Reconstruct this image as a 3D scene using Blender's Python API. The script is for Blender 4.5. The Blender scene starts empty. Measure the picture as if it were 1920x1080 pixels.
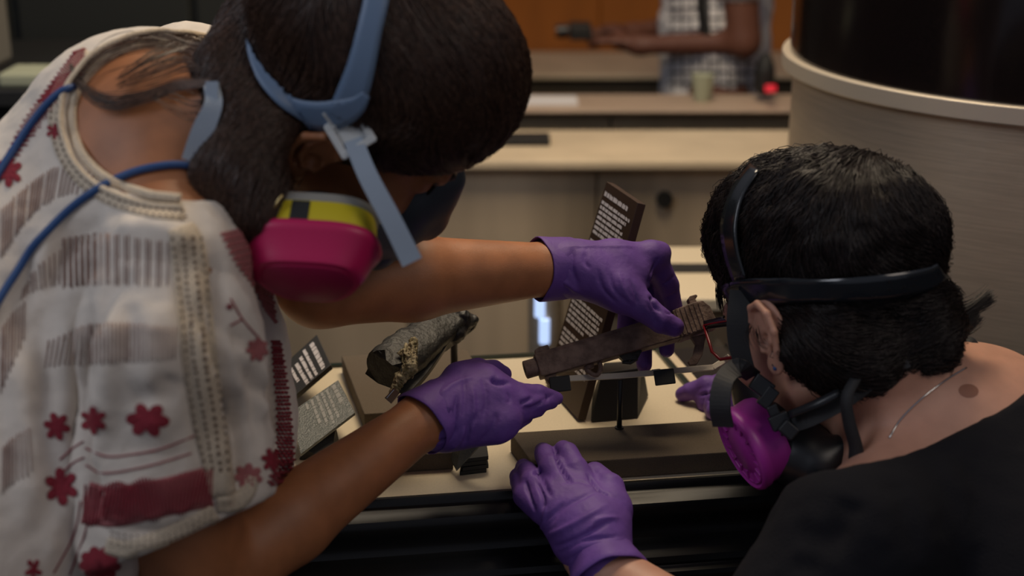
import bpy, math, random
import numpy as np
from mathutils import Vector, Matrix
from mathutils.bvhtree import BVHTree
import mathutils.noise as mnoise

random.seed(7); rng = np.random.default_rng(7)
SC = bpy.context.scene
COL = SC.collection

# ------------------------------------------------------------------ camera
FPX = 2667.0; PITCH = math.radians(19.0)
CAM = np.array([0.0, 0.0, 1.60])
AX = np.array([1.0, 0, 0]); AF = np.array([0, math.cos(PITCH), -math.sin(PITCH)]); AU = np.array([0, math.sin(PITCH), math.cos(PITCH)])
cd = bpy.data.cameras.new('camera'); cam = bpy.data.objects.new('camera', cd); COL.objects.link(cam)
cam.location = CAM; cam.rotation_euler = (math.radians(90) - PITCH, 0, 0)
cd.lens = 50.0; cd.sensor_width = 36.0; cd.clip_start = 0.05
cd.dof.use_dof = True; cd.dof.focus_distance = 1.44; cd.dof.aperture_fstop = 3.2
SC.camera = cam
# ------------------------------------------------------------------ world, lamps, exposure
w = bpy.data.worlds.new('world'); SC.world = w; w.use_nodes = True
w.node_tree.nodes['Background'].inputs[0].default_value = (0.80, 0.83, 1.0, 1)
w.node_tree.nodes['Background'].inputs[1].default_value = 0.16
def area(name, loc, target, size, energy, color, sy=None):
    l = bpy.data.lights.new(name, 'AREA'); l.energy = energy; l.color = color; l.size = size
    l.shape = 'RECTANGLE'; l.size_y = sy or size
    o = bpy.data.objects.new(name, l); COL.objects.link(o); o.location = loc
    o.rotation_euler = (Vector(target) - Vector(loc)).to_track_quat('-Z', 'Y').to_euler()
    return o
area('unseen_overhead_lamp', (0.1, 2.3, 2.75), (0.1, 1.4, 0.95), 0.9, 13, (1.0, 0.83, 0.62), 0.5)
area('unseen_overhead_lamp', (-1.6, 0.3, 2.6), (-0.3, 1.2, 1.1), 0.9, 10.5, (0.86, 0.90, 1.0))
area('unseen_overhead_lamp', (1.3, 0.2, 2.7), (0.5, 1.3, 1.0), 0.8, 6, (1.0, 0.86, 0.74))  # warm fill added from the right, not an actual fixture
area('unseen_overhead_lamp', (0.5, 1.9, 2.85), (0.4, 3.3, 0.6), 1.2, 48, (1.0, 0.80, 0.55), 0.6)  # added out of view to brighten the far counters and standing person
SC.view_settings.view_transform = 'Standard'; SC.view_settings.look = 'None'
SC.view_settings.gamma = 1.0; SC.view_settings.use_curve_mapping = False
SC.view_settings.exposure = 0.0

# ------------------------------------------------------------------ helpers
def P(px, py, d):
    return CAM + d * (AF + (px - 960) / FPX * AX - (py - 540) / FPX * AU)
def V3(x, u, d):                     # direction from view axes to world
    v = x * AX + u * AU + d * AF
    return v / np.linalg.norm(v)
def G(px, py, z):                    # the point of the plane at height z
    r = AF + (px - 960) / FPX * AX - (py - 540) / FPX * AU
    return CAM + (z - CAM[2]) / r[2] * r
def nrm(v):
    v = np.asarray(v, float); return v / (np.linalg.norm(v) + 1e-12)
def spline(pts, n=8):
    p = np.array(pts, float); 
    if len(p) < 3: 
        t = np.linspace(0, 1, n + 1)[:, None]; return p[0] * (1 - t) + p[1] * t
    q = np.vstack([2 * p[0] - p[1], p, 2 * p[-1] - p[-2]]); out = []
    for i in range(len(p) - 1):
        a, b, c, d = q[i:i + 4]
        for k in range(n):
            t = k / n
            out.append(0.5 * (2 * b + (c - a) * t + (2 * a - 5 * b + 4 * c - d) * t * t + (3 * b - a - 3 * c + d) * t ** 3))
    out.append(p[-1]); return np.array(out)
def tube(pts, r, n=8, cap=True):
    p = np.array(pts, float); m = len(p); r = np.ones(m) * r if np.isscalar(r) else np.array(r)
    T = np.gradient(p, axis=0); T /= np.linalg.norm(T, axis=1)[:, None] + 1e-12
    u = np.cross(T[0], [0, 0, 1.0]); 
    if np.linalg.norm(u) < 1e-3: u = np.cross(T[0], [1.0, 0, 0])
    u = nrm(u); V = []
    for i in range(m):
        u = nrm(u - T[i] * u.dot(T[i])); v = np.cross(T[i], u)
        for k in range(n):
            a = 2 * math.pi * k / n; V.append(p[i] + r[i] * (math.cos(a) * u + math.sin(a) * v))
    F = [(i * n + k, i * n + (k + 1) % n, (i + 1) * n + (k + 1) % n, (i + 1) * n + k) for i in range(m - 1) for k in range(n)]
    if cap: F += [tuple(range(n))[::-1], tuple((m - 1) * n + k for k in range(n))]
    return np.array(V), F
def loft(loops, cap0=True, cap1=True):
    n = len(loops[0]); V = np.vstack(loops); m = len(loops)
    F = [(i * n + k, i * n + (k + 1) % n, (i + 1) * n + (k + 1) % n, (i + 1) * n + k) for i in range(m - 1) for k in range(n)]
    if cap0: F.append(tuple(range(n))[::-1])
    if cap1: F.append(tuple((m - 1) * n + k for k in range(n)))
    return V, F
def join(parts):
    V = []; F = []; o = 0
    for v, f in parts:
        v = np.asarray(v, float).reshape(-1, 3); V.append(v)
        if isinstance(f, np.ndarray): F.extend((f + o).tolist())
        else: F.extend([tuple(i + o for i in q) for q in f])
        o += len(v)
    return np.vstack(V), F
def prism(poly, vec):                # polygon (n,3) extruded by vec
    poly = np.array(poly, float); return loft([poly, poly + np.array(vec)])
def boxm(c, size, axes=None):
    c = np.array(c, float); s = np.array(size) / 2; A = np.eye(3) if axes is None else np.array(axes)
    q = [c + s[0] * a * A[0] + s[1] * b * A[1] + s[2] * e * A[2] for e in (-1, 1) for a, b in ((-1, -1), (1, -1), (1, 1), (-1, 1))]
    return np.array(q), [(3, 2, 1, 0), (4, 5, 6, 7), (0, 1, 5, 4), (1, 2, 6, 5), (2, 3, 7, 6), (3, 0, 4, 7)]

def obj(name, geo, mat, parent=None, smooth=True, bevel=0, sub=0, sharp=None):
    if isinstance(geo, list): geo = join(geo)
    V, F = geo; V = np.asarray(V, float)
    o0 = np.array(parent_origin(parent)) if parent is not None else None
    if o0 is None:
        o0 = np.array([(V[:, 0].min() + V[:, 0].max()) / 2, (V[:, 1].min() + V[:, 1].max()) / 2, V[:, 2].min()])
        loc = o0
    me = bpy.data.meshes.new(name)
    if isinstance(F, np.ndarray): F = F.tolist()
    me.from_pydata((V - o0).tolist(), [], F); me.validate(); me.update()
    if smooth:
        me.polygons.foreach_set('use_smooth', [True] * len(me.polygons))
        if sharp: me.set_sharp_from_angle(angle=math.radians(sharp))
    o = bpy.data.objects.new(name, me); COL.objects.link(o)
    if mat: me.materials.append(mat)
    if parent is not None: o.parent = parent
    else: o.location = loc
    if bevel:
        b = o.modifiers.new('bevel', 'BEVEL'); b.width = bevel; b.segments = 2; b.limit_method = 'ANGLE'; b.angle_limit = 0.6
    if sub:
        s = o.modifiers.new('sub', 'SUBSURF'); s.levels = sub; s.render_levels = sub
    return o
def parent_origin(o):
    p = np.zeros(3)
    while o is not None: p = p + np.array(o.location); o = o.parent
    return p
def tag(o, label, cat=None, group=None, kind=None):
    if label: o['label'] = label
    if cat: o['category'] = cat
    if group: o['group'] = group
    if kind: o['kind'] = kind
    return o
def thing(name, label, cat, loc, group=None):
    o = bpy.data.objects.new(name, None); COL.objects.link(o); o.location = loc; o.empty_display_size = 0.02
    return tag(o, label, cat, group)
def struct(name, geo, mat, **k):
    o = obj(name, geo, mat, **k); o['kind'] = 'structure'; return o

# ---- signed distance modelling
class Sdf:
    def __init__(s, h): s.ops = []; s.h = h
    def cone(s, a, b, ra, rb, k=0.01, sub=False): s.ops.append(('c', np.array(a, float), np.array(b, float), ra, rb, k, sub)); return s
    def chain(s, pts, rs, k=0.01):
        for i in range(len(pts) - 1): s.cone(pts[i], pts[i + 1], rs[i], rs[i + 1], k)
        return s
    def ell(s, c, r, M=None, k=0.01, sub=False):   # M rows = local axes
        s.ops.append(('e', np.array(c, float), np.array(r, float), np.eye(3) if M is None else np.array(M, float), None, k, sub)); return s
    def box(s, c, r, M=None, k=0.01, sub=False, rnd=0.003):
        s.ops.append(('b', np.array(c, float), np.array(r, float), np.eye(3) if M is None else np.array(M, float), rnd, k, sub)); return s
    def bounds(s):
        lo = np.full(3, 1e9); hi = -lo
        for o in s.ops:
            if o[6]: continue
            l, h_ = s.ob(o); lo = np.minimum(lo, l); hi = np.maximum(hi, h_)
        return lo - 3 * s.h, hi + 3 * s.h
    def ob(s, o):
        if o[0] == 'c':
            r = max(o[3], o[4]); return np.minimum(o[1], o[2]) - r, np.maximum(o[1], o[2]) + r
        e = np.abs(o[3].T) @ o[2]; return o[1] - e, o[1] + e
    def mesh(s, smooth=1, disp=None):
        h = s.h; lo, hi = s.bounds(); n = np.ceil((hi - lo) / h).astype(int) + 1
        D = np.full(n, 0.08, np.float32)
        for o in s.ops:
            l, u = s.ob(o); m = max(o[5], 0.002) * 1.3 + 2 * h + 0.004
            i0 = np.clip(np.floor((l - m - lo) / h).astype(int), 0, n); i1 = np.clip(np.ceil((u + m - lo) / h).astype(int) + 1, 0, n)
            if np.any(i1 <= i0): continue
            ax = [(lo[a] + h * np.arange(i0[a], i1[a])).astype(np.float32) for a in range(3)]
            X, Y, Z = np.meshgrid(*ax, indexing='ij')
            if o[0] == 'c':
                a, b = o[1], o[2]; ba = b - a; L2 = ba @ ba + 1e-12
                t = np.clip(((X - a[0]) * ba[0] + (Y - a[1]) * ba[1] + (Z - a[2]) * ba[2]) / L2, 0, 1)
                d = np.sqrt((X - a[0] - t * ba[0]) ** 2 + (Y - a[1] - t * ba[1]) ** 2 + (Z - a[2] - t * ba[2]) ** 2) - (o[3] + (o[4] - o[3]) * t)
            else:
                c, r, M = o[1], o[2], o[3]; q = []
                for i in range(3): q.append((X - c[0]) * M[i, 0] + (Y - c[1]) * M[i, 1] + (Z - c[2]) * M[i, 2])
                if o[0] == 'e':
                    k0 = np.sqrt((q[0] / r[0]) ** 2 + (q[1] / r[1]) ** 2 + (q[2] / r[2]) ** 2)
                    k1 = np.sqrt((q[0] / r[0] ** 2) ** 2 + (q[1] / r[1] ** 2) ** 2 + (q[2] / r[2] ** 2) ** 2) + 1e-6
                    d = k0 * (k0 - 1) / k1
                else:
                    e = [np.abs(q[i]) - (r[i] - o[4]) for i in range(3)]
                    d = np.sqrt(sum(np.maximum(v, 0) ** 2 for v in e)) + np.minimum(np.maximum(np.maximum(e[0], e[1]), e[2]), 0) - o[4]
            sl = tuple(slice(i0[a], i1[a]) for a in range(3)); A = D[sl]; k = max(o[5], 1e-4)
            if o[6]:
                d = -d; hh = np.clip(0.5 + 0.5 * (d - A) / k, 0, 1); D[sl] = A + (d - A) * hh + k * hh * (1 - hh)
            else:
                hh = np.clip(0.5 + 0.5 * (A - d) / k, 0, 1); D[sl] = A + (d - A) * hh - k * hh * (1 - hh)
        V, F = nets(D, lo, h)
        if smooth: V = relax(V, F, smooth)
        return V, F
def nets(D, lo, h):
    S = D < 0; nx, ny, nz = D.shape
    c = np.zeros((nx - 1, ny - 1, nz - 1), np.int8)
    for a in (0, 1):
        for b in (0, 1):
            for e in (0, 1): c += S[a:nx - 1 + a, b:ny - 1 + b, e:nz - 1 + e]
    act = (c > 0) & (c < 8); I = np.full(act.shape, -1, np.int32); ii, jj, kk = np.nonzero(act); N = len(ii); I[act] = np.arange(N)
    cr = [(a, b, e) for a in (0, 1) for b in (0, 1) for e in (0, 1)]
    val = {q: D[ii + q[0], jj + q[1], kk + q[2]] for q in cr}
    pos = np.zeros((N, 3)); cnt = np.zeros(N)
    for q in cr:
        for ax in range(3):
            if q[ax]: continue
            r = list(q); r[ax] = 1; r = tuple(r); a, b = val[q], val[r]; m = (a < 0) != (b < 0)
            t = np.where(m, a / np.where(m, a - b, 1), 0)
            for x in range(3): pos[:, x] += np.where(m, q[x] + (t if x == ax else 0), 0)
            cnt += m
    V = (np.stack([ii, jj, kk], 1) + pos / np.maximum(cnt, 1)[:, None]) * h + lo
    F = []
    for ax in range(3):
        b, e = (ax + 1) % 3, (ax + 2) % 3
        s0 = [slice(None)] * 3; s1 = [slice(None)] * 3; s0[ax] = slice(0, -1); s1[ax] = slice(1, None)
        m = S[tuple(s0)] != S[tuple(s1)]; q = np.stack(np.nonzero(m), 1)
        q = q[(q[:, b] >= 1) & (q[:, e] >= 1) & (q[:, b] < D.shape[b] - 1) & (q[:, e] < D.shape[e] - 1)]
        flip = S[q[:, 0], q[:, 1], q[:, 2]]
        def at(db, de):
            r = q.copy(); r[:, b] += db; r[:, e] += de; return I[r[:, 0], r[:, 1], r[:, 2]]
        f = np.stack([at(-1, -1), at(0, -1), at(0, 0), at(-1, 0)], 1)
        f[~flip] = f[~flip][:, ::-1]; F.append(f)
    F = np.vstack(F); F = F[(F >= 0).all(1)]
    return V, F
def relax(V, F, it):
    n = len(V)
    for _ in range(it):
        A = np.zeros((n, 3)); C = np.zeros(n)
        for a in range(4):
            for b in ((a + 1) % 4, (a - 1) % 4):
                for x in range(3): A[:, x] += np.bincount(F[:, a], V[F[:, b], x], n)
                C += np.bincount(F[:, a], minlength=n)
        V = 0.4 * V + 0.6 * A / np.maximum(C, 1)[:, None]
    return V
def vnormals(V, F):
    F = np.asarray(F); fn = np.cross(V[F[:, 2]] - V[F[:, 0]], V[F[:, 3]] - V[F[:, 1]]); N = np.zeros_like(V)
    for a in range(4):
        for x in range(3): N[:, x] += np.bincount(F[:, a], fn[:, x], len(V))
    return N / (np.linalg.norm(N, axis=1)[:, None] + 1e-12)
def bvh(V, F): return BVHTree.FromPolygons(np.asarray(V).tolist(), np.asarray(F).tolist())
def hit(B, px, py, fb=None):
    r = nrm(P(px, py, 1) - CAM); h_ = B.ray_cast(Vector(CAM), Vector(r))
    if h_[0] is None:
        if fb is None: return None
        q = B.find_nearest(Vector(P(px, py, fb))); return np.array(q[0]), np.array(q[1])
    n = np.array(h_[1]); 
    if n.dot(r) > 0: n = -n
    return np.array(h_[0]), n
def sculpt(V, F, lines, B, fb=1.4):
    """lines: (pixel polyline, width m, amount m) - a ridge (+) or a crease (-) pressed into the surface"""
    N = vnormals(V, F); out = np.zeros(len(V))
    for pts, wd, amp in lines:
        q = [hit(B, x, y, fb)[0] for x, y in spline(pts, 4)]
        best = np.full(len(V), 9.0); tt = np.zeros(len(V)); m = len(q) - 1
        lo = np.min(q, 0) - 3 * wd; hi = np.max(q, 0) + 3 * wd
        idx = np.nonzero(((V > lo) & (V < hi)).all(1))[0]; X = V[idx]
        best = np.full(len(idx), 9.0); tt = np.zeros(len(idx))
        for i in range(m):
            a, b = q[i], q[i + 1]; ba = b - a
            t = np.clip((X - a) @ ba / (ba @ ba + 1e-12), 0, 1); d = np.linalg.norm(X - a - t[:, None] * ba, axis=1)
            c = d < best; best = np.where(c, d, best); tt = np.where(c, (i + t) / m, tt)
        out[idx] += amp * np.exp(-(best / wd) ** 2) * np.clip(np.sin(np.pi * np.clip(tt, 0.02, .98)) * 1.6, 0, 1)
    return V + N * out[:, None]
def wrinkle(V, F, amp, scale, seed=0, stretch=(1, 1, 1)):
    N = vnormals(V, F); s = np.array(stretch) * scale
    a = np.array([mnoise.fractal(Vector(p * s + seed), 0.6, 2.0, 3) for p in V])
    a = 1 - np.abs(a) * 2
    return V + N * (a * amp)[:, None]
def ribbon_on(B, pts, off=0.001, thick=0.0012, n=6, across=4, fb=1.3, w=None):
    """band lying on a surface; pts = (px, py, half width in px)"""
    c = spline(pts, n); T = np.gradient(c[:, :2], axis=0); T /= np.linalg.norm(T, axis=1)[:, None] + 1e-9
    R = np.stack([-T[:, 1], T[:, 0]], 1); top = []; bot = []
    for i in range(len(c)):
        for k in range(across + 1):
            f = 2 * k / across - 1; h_ = hit(B, c[i, 0] + R[i, 0] * c[i, 2] * f, c[i, 1] + R[i, 1] * c[i, 2] * f, fb)
            top.append(h_[0] + h_[1] * (off + thick)); bot.append(h_[0] + h_[1] * (off))
    m = across + 1; L = len(c); V = np.array(top + bot); o = L * m; F = []
    for i in range(L - 1):
        for k in range(across):
            a = i * m + k; F.append((a, a + 1, a + m + 1, a + m)); F.append((o + a, o + a + m, o + a + m + 1, o + a + 1))
        a = i * m; F.append((a, a + m, o + a + m, o + a)); a += across; F.append((a, o + a, o + a + m, a + m))
    for k in range(across):
        F.append((k, o + k, o + k + 1, k + 1)); a = (L - 1) * m + k; F.append((a, a + 1, o + a + 1, o + a))
    return V, F
def ribbon_free(pts, widths, normal, thick=0.0015, n=6):
    """flat strap through space: pts (3-D), half widths (m), normal per point or one"""
    p = spline(pts, n); ww = spline([(a, 0, 0) for a in widths], n)[:, 0]; N = np.array(normal, float)
    if N.ndim == 1: N = np.tile(N, (len(p), 1))
    else: N = spline(N, n)
    T = np.gradient(p, axis=0); loops = []
    for i in range(len(p)):
        t = nrm(T[i]); s = nrm(np.cross(t, N[i])); nn = np.cross(s, t); a = s * ww[i]; b = nn * thick / 2
        loops.append(np.array([p[i] - a - b, p[i] + a - b, p[i] + a + b, p[i] - a + b]))
    return loft(loops)
def cord_on(B, pts, r, lift=0.0, n=6, sides=8, fb=1.3, taper=False):
    q = []; 
    for x, y in spline(pts, n):
        h_ = hit(B, x, y, fb); q.append(h_[0] + h_[1] * (r * 0.6 + lift))
    q = np.array(q); 
    if len(q) > 4: q[1:-1] = (q[:-2] + q[1:-1] * 2 + q[2:]) / 4
    rr = np.ones(len(q)) * r
    if taper: rr *= np.clip(np.minimum(np.arange(len(q)), len(q) - 1 - np.arange(len(q))) / 2.0 + .35, 0, 1)
    return tube(q, rr, sides)
def disc_on(B, px, py, a, b, rot, off=0.0009, n=10, fb=1.3):
    """small raised oval stitched on a surface"""
    c = hit(B, px, py, fb); ca, sa = math.cos(rot), math.sin(rot); V = [c[0] + c[1] * (off + 0.0010)]
    for k in range(n):
        t = 2 * math.pi * k / n; x = a * math.cos(t); y = b * math.sin(t)
        h_ = hit(B, px + x * ca - y * sa, py + x * sa + y * ca, fb); V.append(h_[0] + h_[1] * off)
    return np.array(V), [(0, 1 + k, 1 + (k + 1) % n) for k in range(n)]

# ---- materials
def mat(name, col, rough=0.5, metal=0.0, bump=0.0, bscale=200, var=0.0, vscale=30, sss=0.0, sheen=0.0, trans=0.0, emit=None, estr=0, coat=0.0, stretch=None, spec=0.5, col2=None, sharp=(0.35, 0.65), detail=4):
    m = bpy.data.materials.new(name); m.use_nodes = True; nt = m.node_tree; b = nt.nodes['Principled BSDF']
    b.inputs['Base Color'].default_value = (*col, 1); b.inputs['Roughness'].default_value = rough; b.inputs['Metallic'].default_value = metal
    b.inputs['Specular IOR Level'].default_value = spec; b.inputs['Coat Weight'].default_value = coat
    b.inputs['Sheen Weight'].default_value = sheen; b.inputs['Transmission Weight'].default_value = trans
    if sss: b.inputs['Subsurface Weight'].default_value = sss; b.inputs['Subsurface Radius'].default_value = (0.012, 0.004, 0.002); b.inputs['Subsurface Scale'].default_value = 1.0
    if emit: b.inputs['Emission Color'].default_value = (*emit, 1); b.inputs['Emission Strength'].default_value = estr
    tc = nt.nodes.new('ShaderNodeTexCoord'); mp = nt.nodes.new('ShaderNodeMapping'); nt.links.new(tc.outputs['Object'], mp.inputs[0])
    if stretch: mp.inputs['Scale'].default_value = stretch
    if var or col2:
        n = nt.nodes.new('ShaderNodeTexNoise'); n.inputs['Scale'].default_value = vscale; n.inputs['Detail'].default_value = detail; nt.links.new(mp.outputs[0], n.inputs[0])
        r = nt.nodes.new('ShaderNodeValToRGB'); nt.links.new(n.outputs[0], r.inputs[0])
        r.color_ramp.elements[0].position = sharp[0]; r.color_ramp.elements[1].position = sharp[1]
        r.color_ramp.elements[0].color = (*[c * (1 - var) for c in col], 1)
        r.color_ramp.elements[1].color = (*(col2 if col2 else [min(1, c * (1 + var)) for c in col]), 1)
        nt.links.new(r.outputs[0], b.inputs['Base Color'])
    if bump:
        n = nt.nodes.new('ShaderNodeTexNoise'); n.inputs['Scale'].default_value = bscale; n.inputs['Detail'].default_value = 4; nt.links.new(mp.outputs[0], n.inputs[0])
        bp = nt.nodes.new('ShaderNodeBump'); bp.inputs['Strength'].default_value = bump; bp.inputs['Distance'].default_value = 0.002
        nt.links.new(n.outputs[0], bp.inputs['Height']); nt.links.new(bp.outputs[0], b.inputs['Normal'])
    return m
M = dict(
 skin=mat('brown_skin', (0.36, 0.140, 0.056), 0.5, var=0.10, vscale=40, bump=0.12, bscale=700, sss=0.10),
 skin2=mat('pale_skin', (0.50, 0.26, 0.18), 0.5, var=0.08, vscale=35, bump=0.12, bscale=700, sss=0.12),
 glove=mat('purple_nitrile', (0.135, 0.062, 0.290), 0.58, var=0.10, vscale=45, bump=0.2, bscale=260, spec=0.3),
 cloth=mat('cream_cotton', (0.74, 0.66, 0.57), 0.9, bump=0.5, bscale=900, var=0.05, vscale=60, sheen=0.2),
 lace=mat('cream_lace', (0.68, 0.57, 0.43), 0.95, bump=0.9, bscale=700, var=0.14, vscale=500),
 hole=mat('lace_hole', (0.13, 0.075, 0.05), 0.95),
 brown_thread=mat('brown_thread', (0.32, 0.20, 0.16), 0.95),
 red=mat('red_thread', (0.27, 0.020, 0.035), 0.85, bump=0.6, bscale=900, var=0.25, vscale=600),
 pinkthread=mat('faded_red_thread', (0.42, 0.14, 0.14), 0.9, bump=0.6, bscale=900),
 black_cloth=mat('black_jersey', (0.007, 0.007, 0.010), 0.95, bump=0.5, bscale=600, spec=0.2),
 hair=mat('dark_brown_hair', (0.055, 0.028, 0.018), 0.36, var=0.4, vscale=300, spec=0.5),
 hair2=mat('black_hair', (0.013, 0.008, 0.007), 0.42, var=0.4, vscale=300, spec=0.35),
 bandgloss=mat('glossy_black_band', (0.014, 0.017, 0.022), 0.18, spec=0.7),
 scalp=mat('dark_hair_mass', (0.018, 0.010, 0.008), 0.6, bump=0.7, bscale=200),
 bluegrey=mat('blue_grey_plastic', (0.135, 0.205, 0.32), 0.45, bump=0.06, bscale=400),
 strap=mat('pale_blue_elastic', (0.30, 0.36, 0.44), 0.75, bump=0.4, bscale=1500),
 clear=mat('clear_plastic', (0.50, 0.52, 0.52), 0.3),
 blackrub=mat('black_rubber', (0.012, 0.013, 0.016), 0.38),
 blackstrap=mat('black_elastic', (0.012, 0.012, 0.014), 0.6, bump=0.3, bscale=1500),
 darkmask=mat('dark_slate_rubber', (0.028, 0.036, 0.048), 0.5),
 pink=mat('magenta_plastic', (0.52, 0.012, 0.10), 0.38),
 pinkd=mat('deep_magenta_plastic', (0.36, 0.006, 0.07), 0.45),
 orchid=mat('orchid_plastic', (0.40, 0.035, 0.34), 0.38),
 yellow=mat('yellow_label', (0.62, 0.50, 0.02), 0.5),
 black=mat('black_print', (0.012, 0.012, 0.012), 0.6),
 greyp=mat('grey_plastic', (0.26, 0.25, 0.22), 0.5),
 bluecord=mat('blue_cord', (0.012, 0.06, 0.20), 0.5),
 cream=mat('cream_case_floor', (0.70, 0.60, 0.43), 0.42, bump=0.15, bscale=900, var=0.03, vscale=400),
 foam=mat('brown_foam_board', (0.118, 0.090, 0.062), 0.9, bump=0.5, bscale=900, var=0.10, vscale=800),
 lacquer=mat('black_lacquer', (0.008, 0.008, 0.008), 0.36, spec=0.38, bump=0.03, bscale=80),
 blackmetal=mat('black_coated_metal', (0.012, 0.012, 0.012), 0.5),
 baresteel=mat('bare_steel_bar', (0.55, 0.50, 0.43), 0.5, metal=0.1, bump=0.2, bscale=300),
 rust=mat('rusted_brown_steel', (0.135, 0.080, 0.060), 0.68, bump=0.5, bscale=260, var=0.30, vscale=90, col2=(0.19, 0.125, 0.098)),
 char=mat('charred_metal', (0.016, 0.015, 0.013), 0.55, bump=1.0, bscale=160, var=0.5, vscale=50, col2=(0.020, 0.019, 0.015), sharp=(.42, .62)),
 verd=mat('green_corrosion', (0.10, 0.085, 0.035), 0.6, bump=1.0, bscale=300, col2=(0.34, 0.28, 0.17), vscale=150),
 chrome=mat('chrome', (0.6, 0.6, 0.6), 0.15, metal=1.0),
 gold=mat('gold', (0.6, 0.45, 0.2), 0.3, metal=1.0),
 sign=mat('dark_sign_board', (0.028, 0.026, 0.022), 0.4),
 signbrown=mat('brown_sign_board', (0.040, 0.020, 0.011), 0.5),
 signgrey=mat('glossy_grey_sign', (0.10, 0.11, 0.10), 0.22, bump=0.6, bscale=500, coat=0.3),
 ink=mat('white_lettering', (0.60, 0.56, 0.56), 0.7),
 inkdim=mat('pale_lettering', (0.32, 0.32, 0.31), 0.7),
 green=mat('dark_green_seal', (0.008, 0.020, 0.016), 0.3),
 brushed=mat('brushed_steel', (0.52, 0.42, 0.305), 0.42, metal=0.35, bump=0.25, bscale=60, var=0.10, vscale=14, stretch=(1, 1, 40)),
 ring=mat('satin_steel', (0.64, 0.56, 0.45), 0.45, metal=0.4, bump=0.1, bscale=60, stretch=(1, 1, 30)),
 gloss=mat('glossy_dark_panel', (0.010, 0.007, 0.007), 0.15, spec=0.5, var=0.3, vscale=600),
 orange=mat('orange_wood_veneer', (0.40, 0.130, 0.018), 0.45, var=0.08, vscale=3, stretch=(4, 1, 1)),
 beige=mat('beige_stone', (0.66, 0.54, 0.38), 0.5, var=0.08, vscale=8),
 pinkstone=mat('pink_beige_stone', (0.48, 0.36, 0.27), 0.5, var=0.08, vscale=8),
 darkpanel=mat('dark_panel', (0.05, 0.04, 0.028), 0.6),
 olive=mat('olive_panel', (0.26, 0.20, 0.125), 0.6, var=0.15, vscale=5),
 front=mat('satin_beige_metal', (0.52, 0.42, 0.30), 0.35, metal=0.25, var=0.35, vscale=3.2, stretch=(2.2, 1, 0.12), detail=2),
 floor=mat('dark_carpet', (0.05, 0.042, 0.035), 0.9, bump=0.5, bscale=300),
 darkwall=mat('dark_wall', (0.012, 0.014, 0.013), 0.8),
 white_cloth=mat('white_shirt', (0.75, 0.73, 0.74), 0.9),
 check=mat('grey_checks', (0.16, 0.16, 0.18), 0.9),
 lens=mat('dark_lens', (0.012, 0.010, 0.012), 0.08),
 redrim=mat('red_frame', (0.22, 0.008, 0.012), 0.25),
 reflection_glow=mat('blue_white_reflection_glow', (0.5, 0.6, 0.8), 0.4, emit=(0.45, 0.60, 0.95), estr=1.1),  # emission put in for bluish reflections on polished metal
 redlight=mat('red_indicator', (0.5, 0.02, 0.03), 0.4, emit=(0.8, 0.02, 0.04), estr=0.5),
 paper=mat('pale_green_paper', (0.40, 0.42, 0.30), 0.8),
 greybox=mat('grey_casing', (0.20, 0.19, 0.17), 0.6),
)
# ================================================================== the setting
def slab(x0, x1, y0, y1, z0, z1): return boxm(((x0 + x1) / 2, (y0 + y1) / 2, (z0 + z1) / 2), (x1 - x0, y1 - y0, z1 - z0))
struct('floor', slab(-4, 4, -2.0, 5.1, -0.05, 0), M['floor'])
struct('wall_back', slab(-4, 4, 4.95, 5.1, 0, 3.0), M['darkwall'])
struct('wall_left', slab(-4.1, -4.0, -2.0, 5.1, 0, 3.0), M['darkwall'])
struct('wall_right', slab(4.0, 4.1, -2.0, 5.1, 0, 3.0), M['olive'])
wp = thing('wood_panelling', 'orange wood veneer panelling on the back wall behind the standing person', 'wall panelling', (1.2, 4.90, 0))
for i in range(5):
    x = -0.62 + i * 0.92
    obj('panel', slab(x, x + 0.918, 4.88, 4.93, 0.10, 2.95), M['orange'], wp, smooth=False, bevel=0.004)
def counter(name, label, cat, x0, x1, y0, y1, ztop, thick, top, front, panels, setback=0.03, seams=()):
    t = thing(name, label, cat, ((x0 + x1) / 2, (y0 + y1) / 2, 0))
    obj('counter_top', slab(x0, x1, y0, y1, ztop - thick, ztop), top, t, smooth=False, bevel=0.005)
    obj('body', slab(x0 + .02, x1 - .02, y0 + setback + .012, y1 - .02, 0.0, ztop - thick), M['olive'], t, smooth=False)
    w_ = (x1 - x0 - .04) / panels
    for i in range(panels):
        obj('front_panel', slab(x0 + .02 + i * w_ + .002, x0 + .02 + (i + 1) * w_ - .002, y0 + setback, y0 + setback + .012, 0.06, ztop - thick - .004), front, t, smooth=False, bevel=0.002)
    return t
bench = counter('wall_bench', 'beige stone bench along the foot of the orange panelling', 'bench', -0.5, 3.3, 4.42, 4.87, 0.78, 0.012, M['beige'], M['darkpanel'], 4)
y0, y1 = G(1200, 206, .95)[1], G(1200, 176, .95)[1]
far = counter('far_counter', 'pinkish stone counter in front of the standing person', 'counter', -0.22, 1.5, y0, y1, 0.95, 0.010, M['pinkstone'], M['olive'], 4)
y0, y1 = G(1200, 301, .95)[1], G(1200, 243, .95)[1]
mid = counter('middle_counter', 'long counter with bright cream top and satin metal front panels', 'counter', -0.60, 1.3, y0, y1, 0.95, 0.02, M['beige'], M['front'], 5)
lk = P(1245, 372, 2.72); yf = y0 + .03
lk = CAM + (lk - CAM) * ((yf - CAM[1]) / (lk[1] - CAM[1]))
obj('lock', tube([lk + [0, .002, 0], lk - [0, .012, 0]], 0.016, 16), M['blackmetal'], mid, sharp=40)
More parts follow.
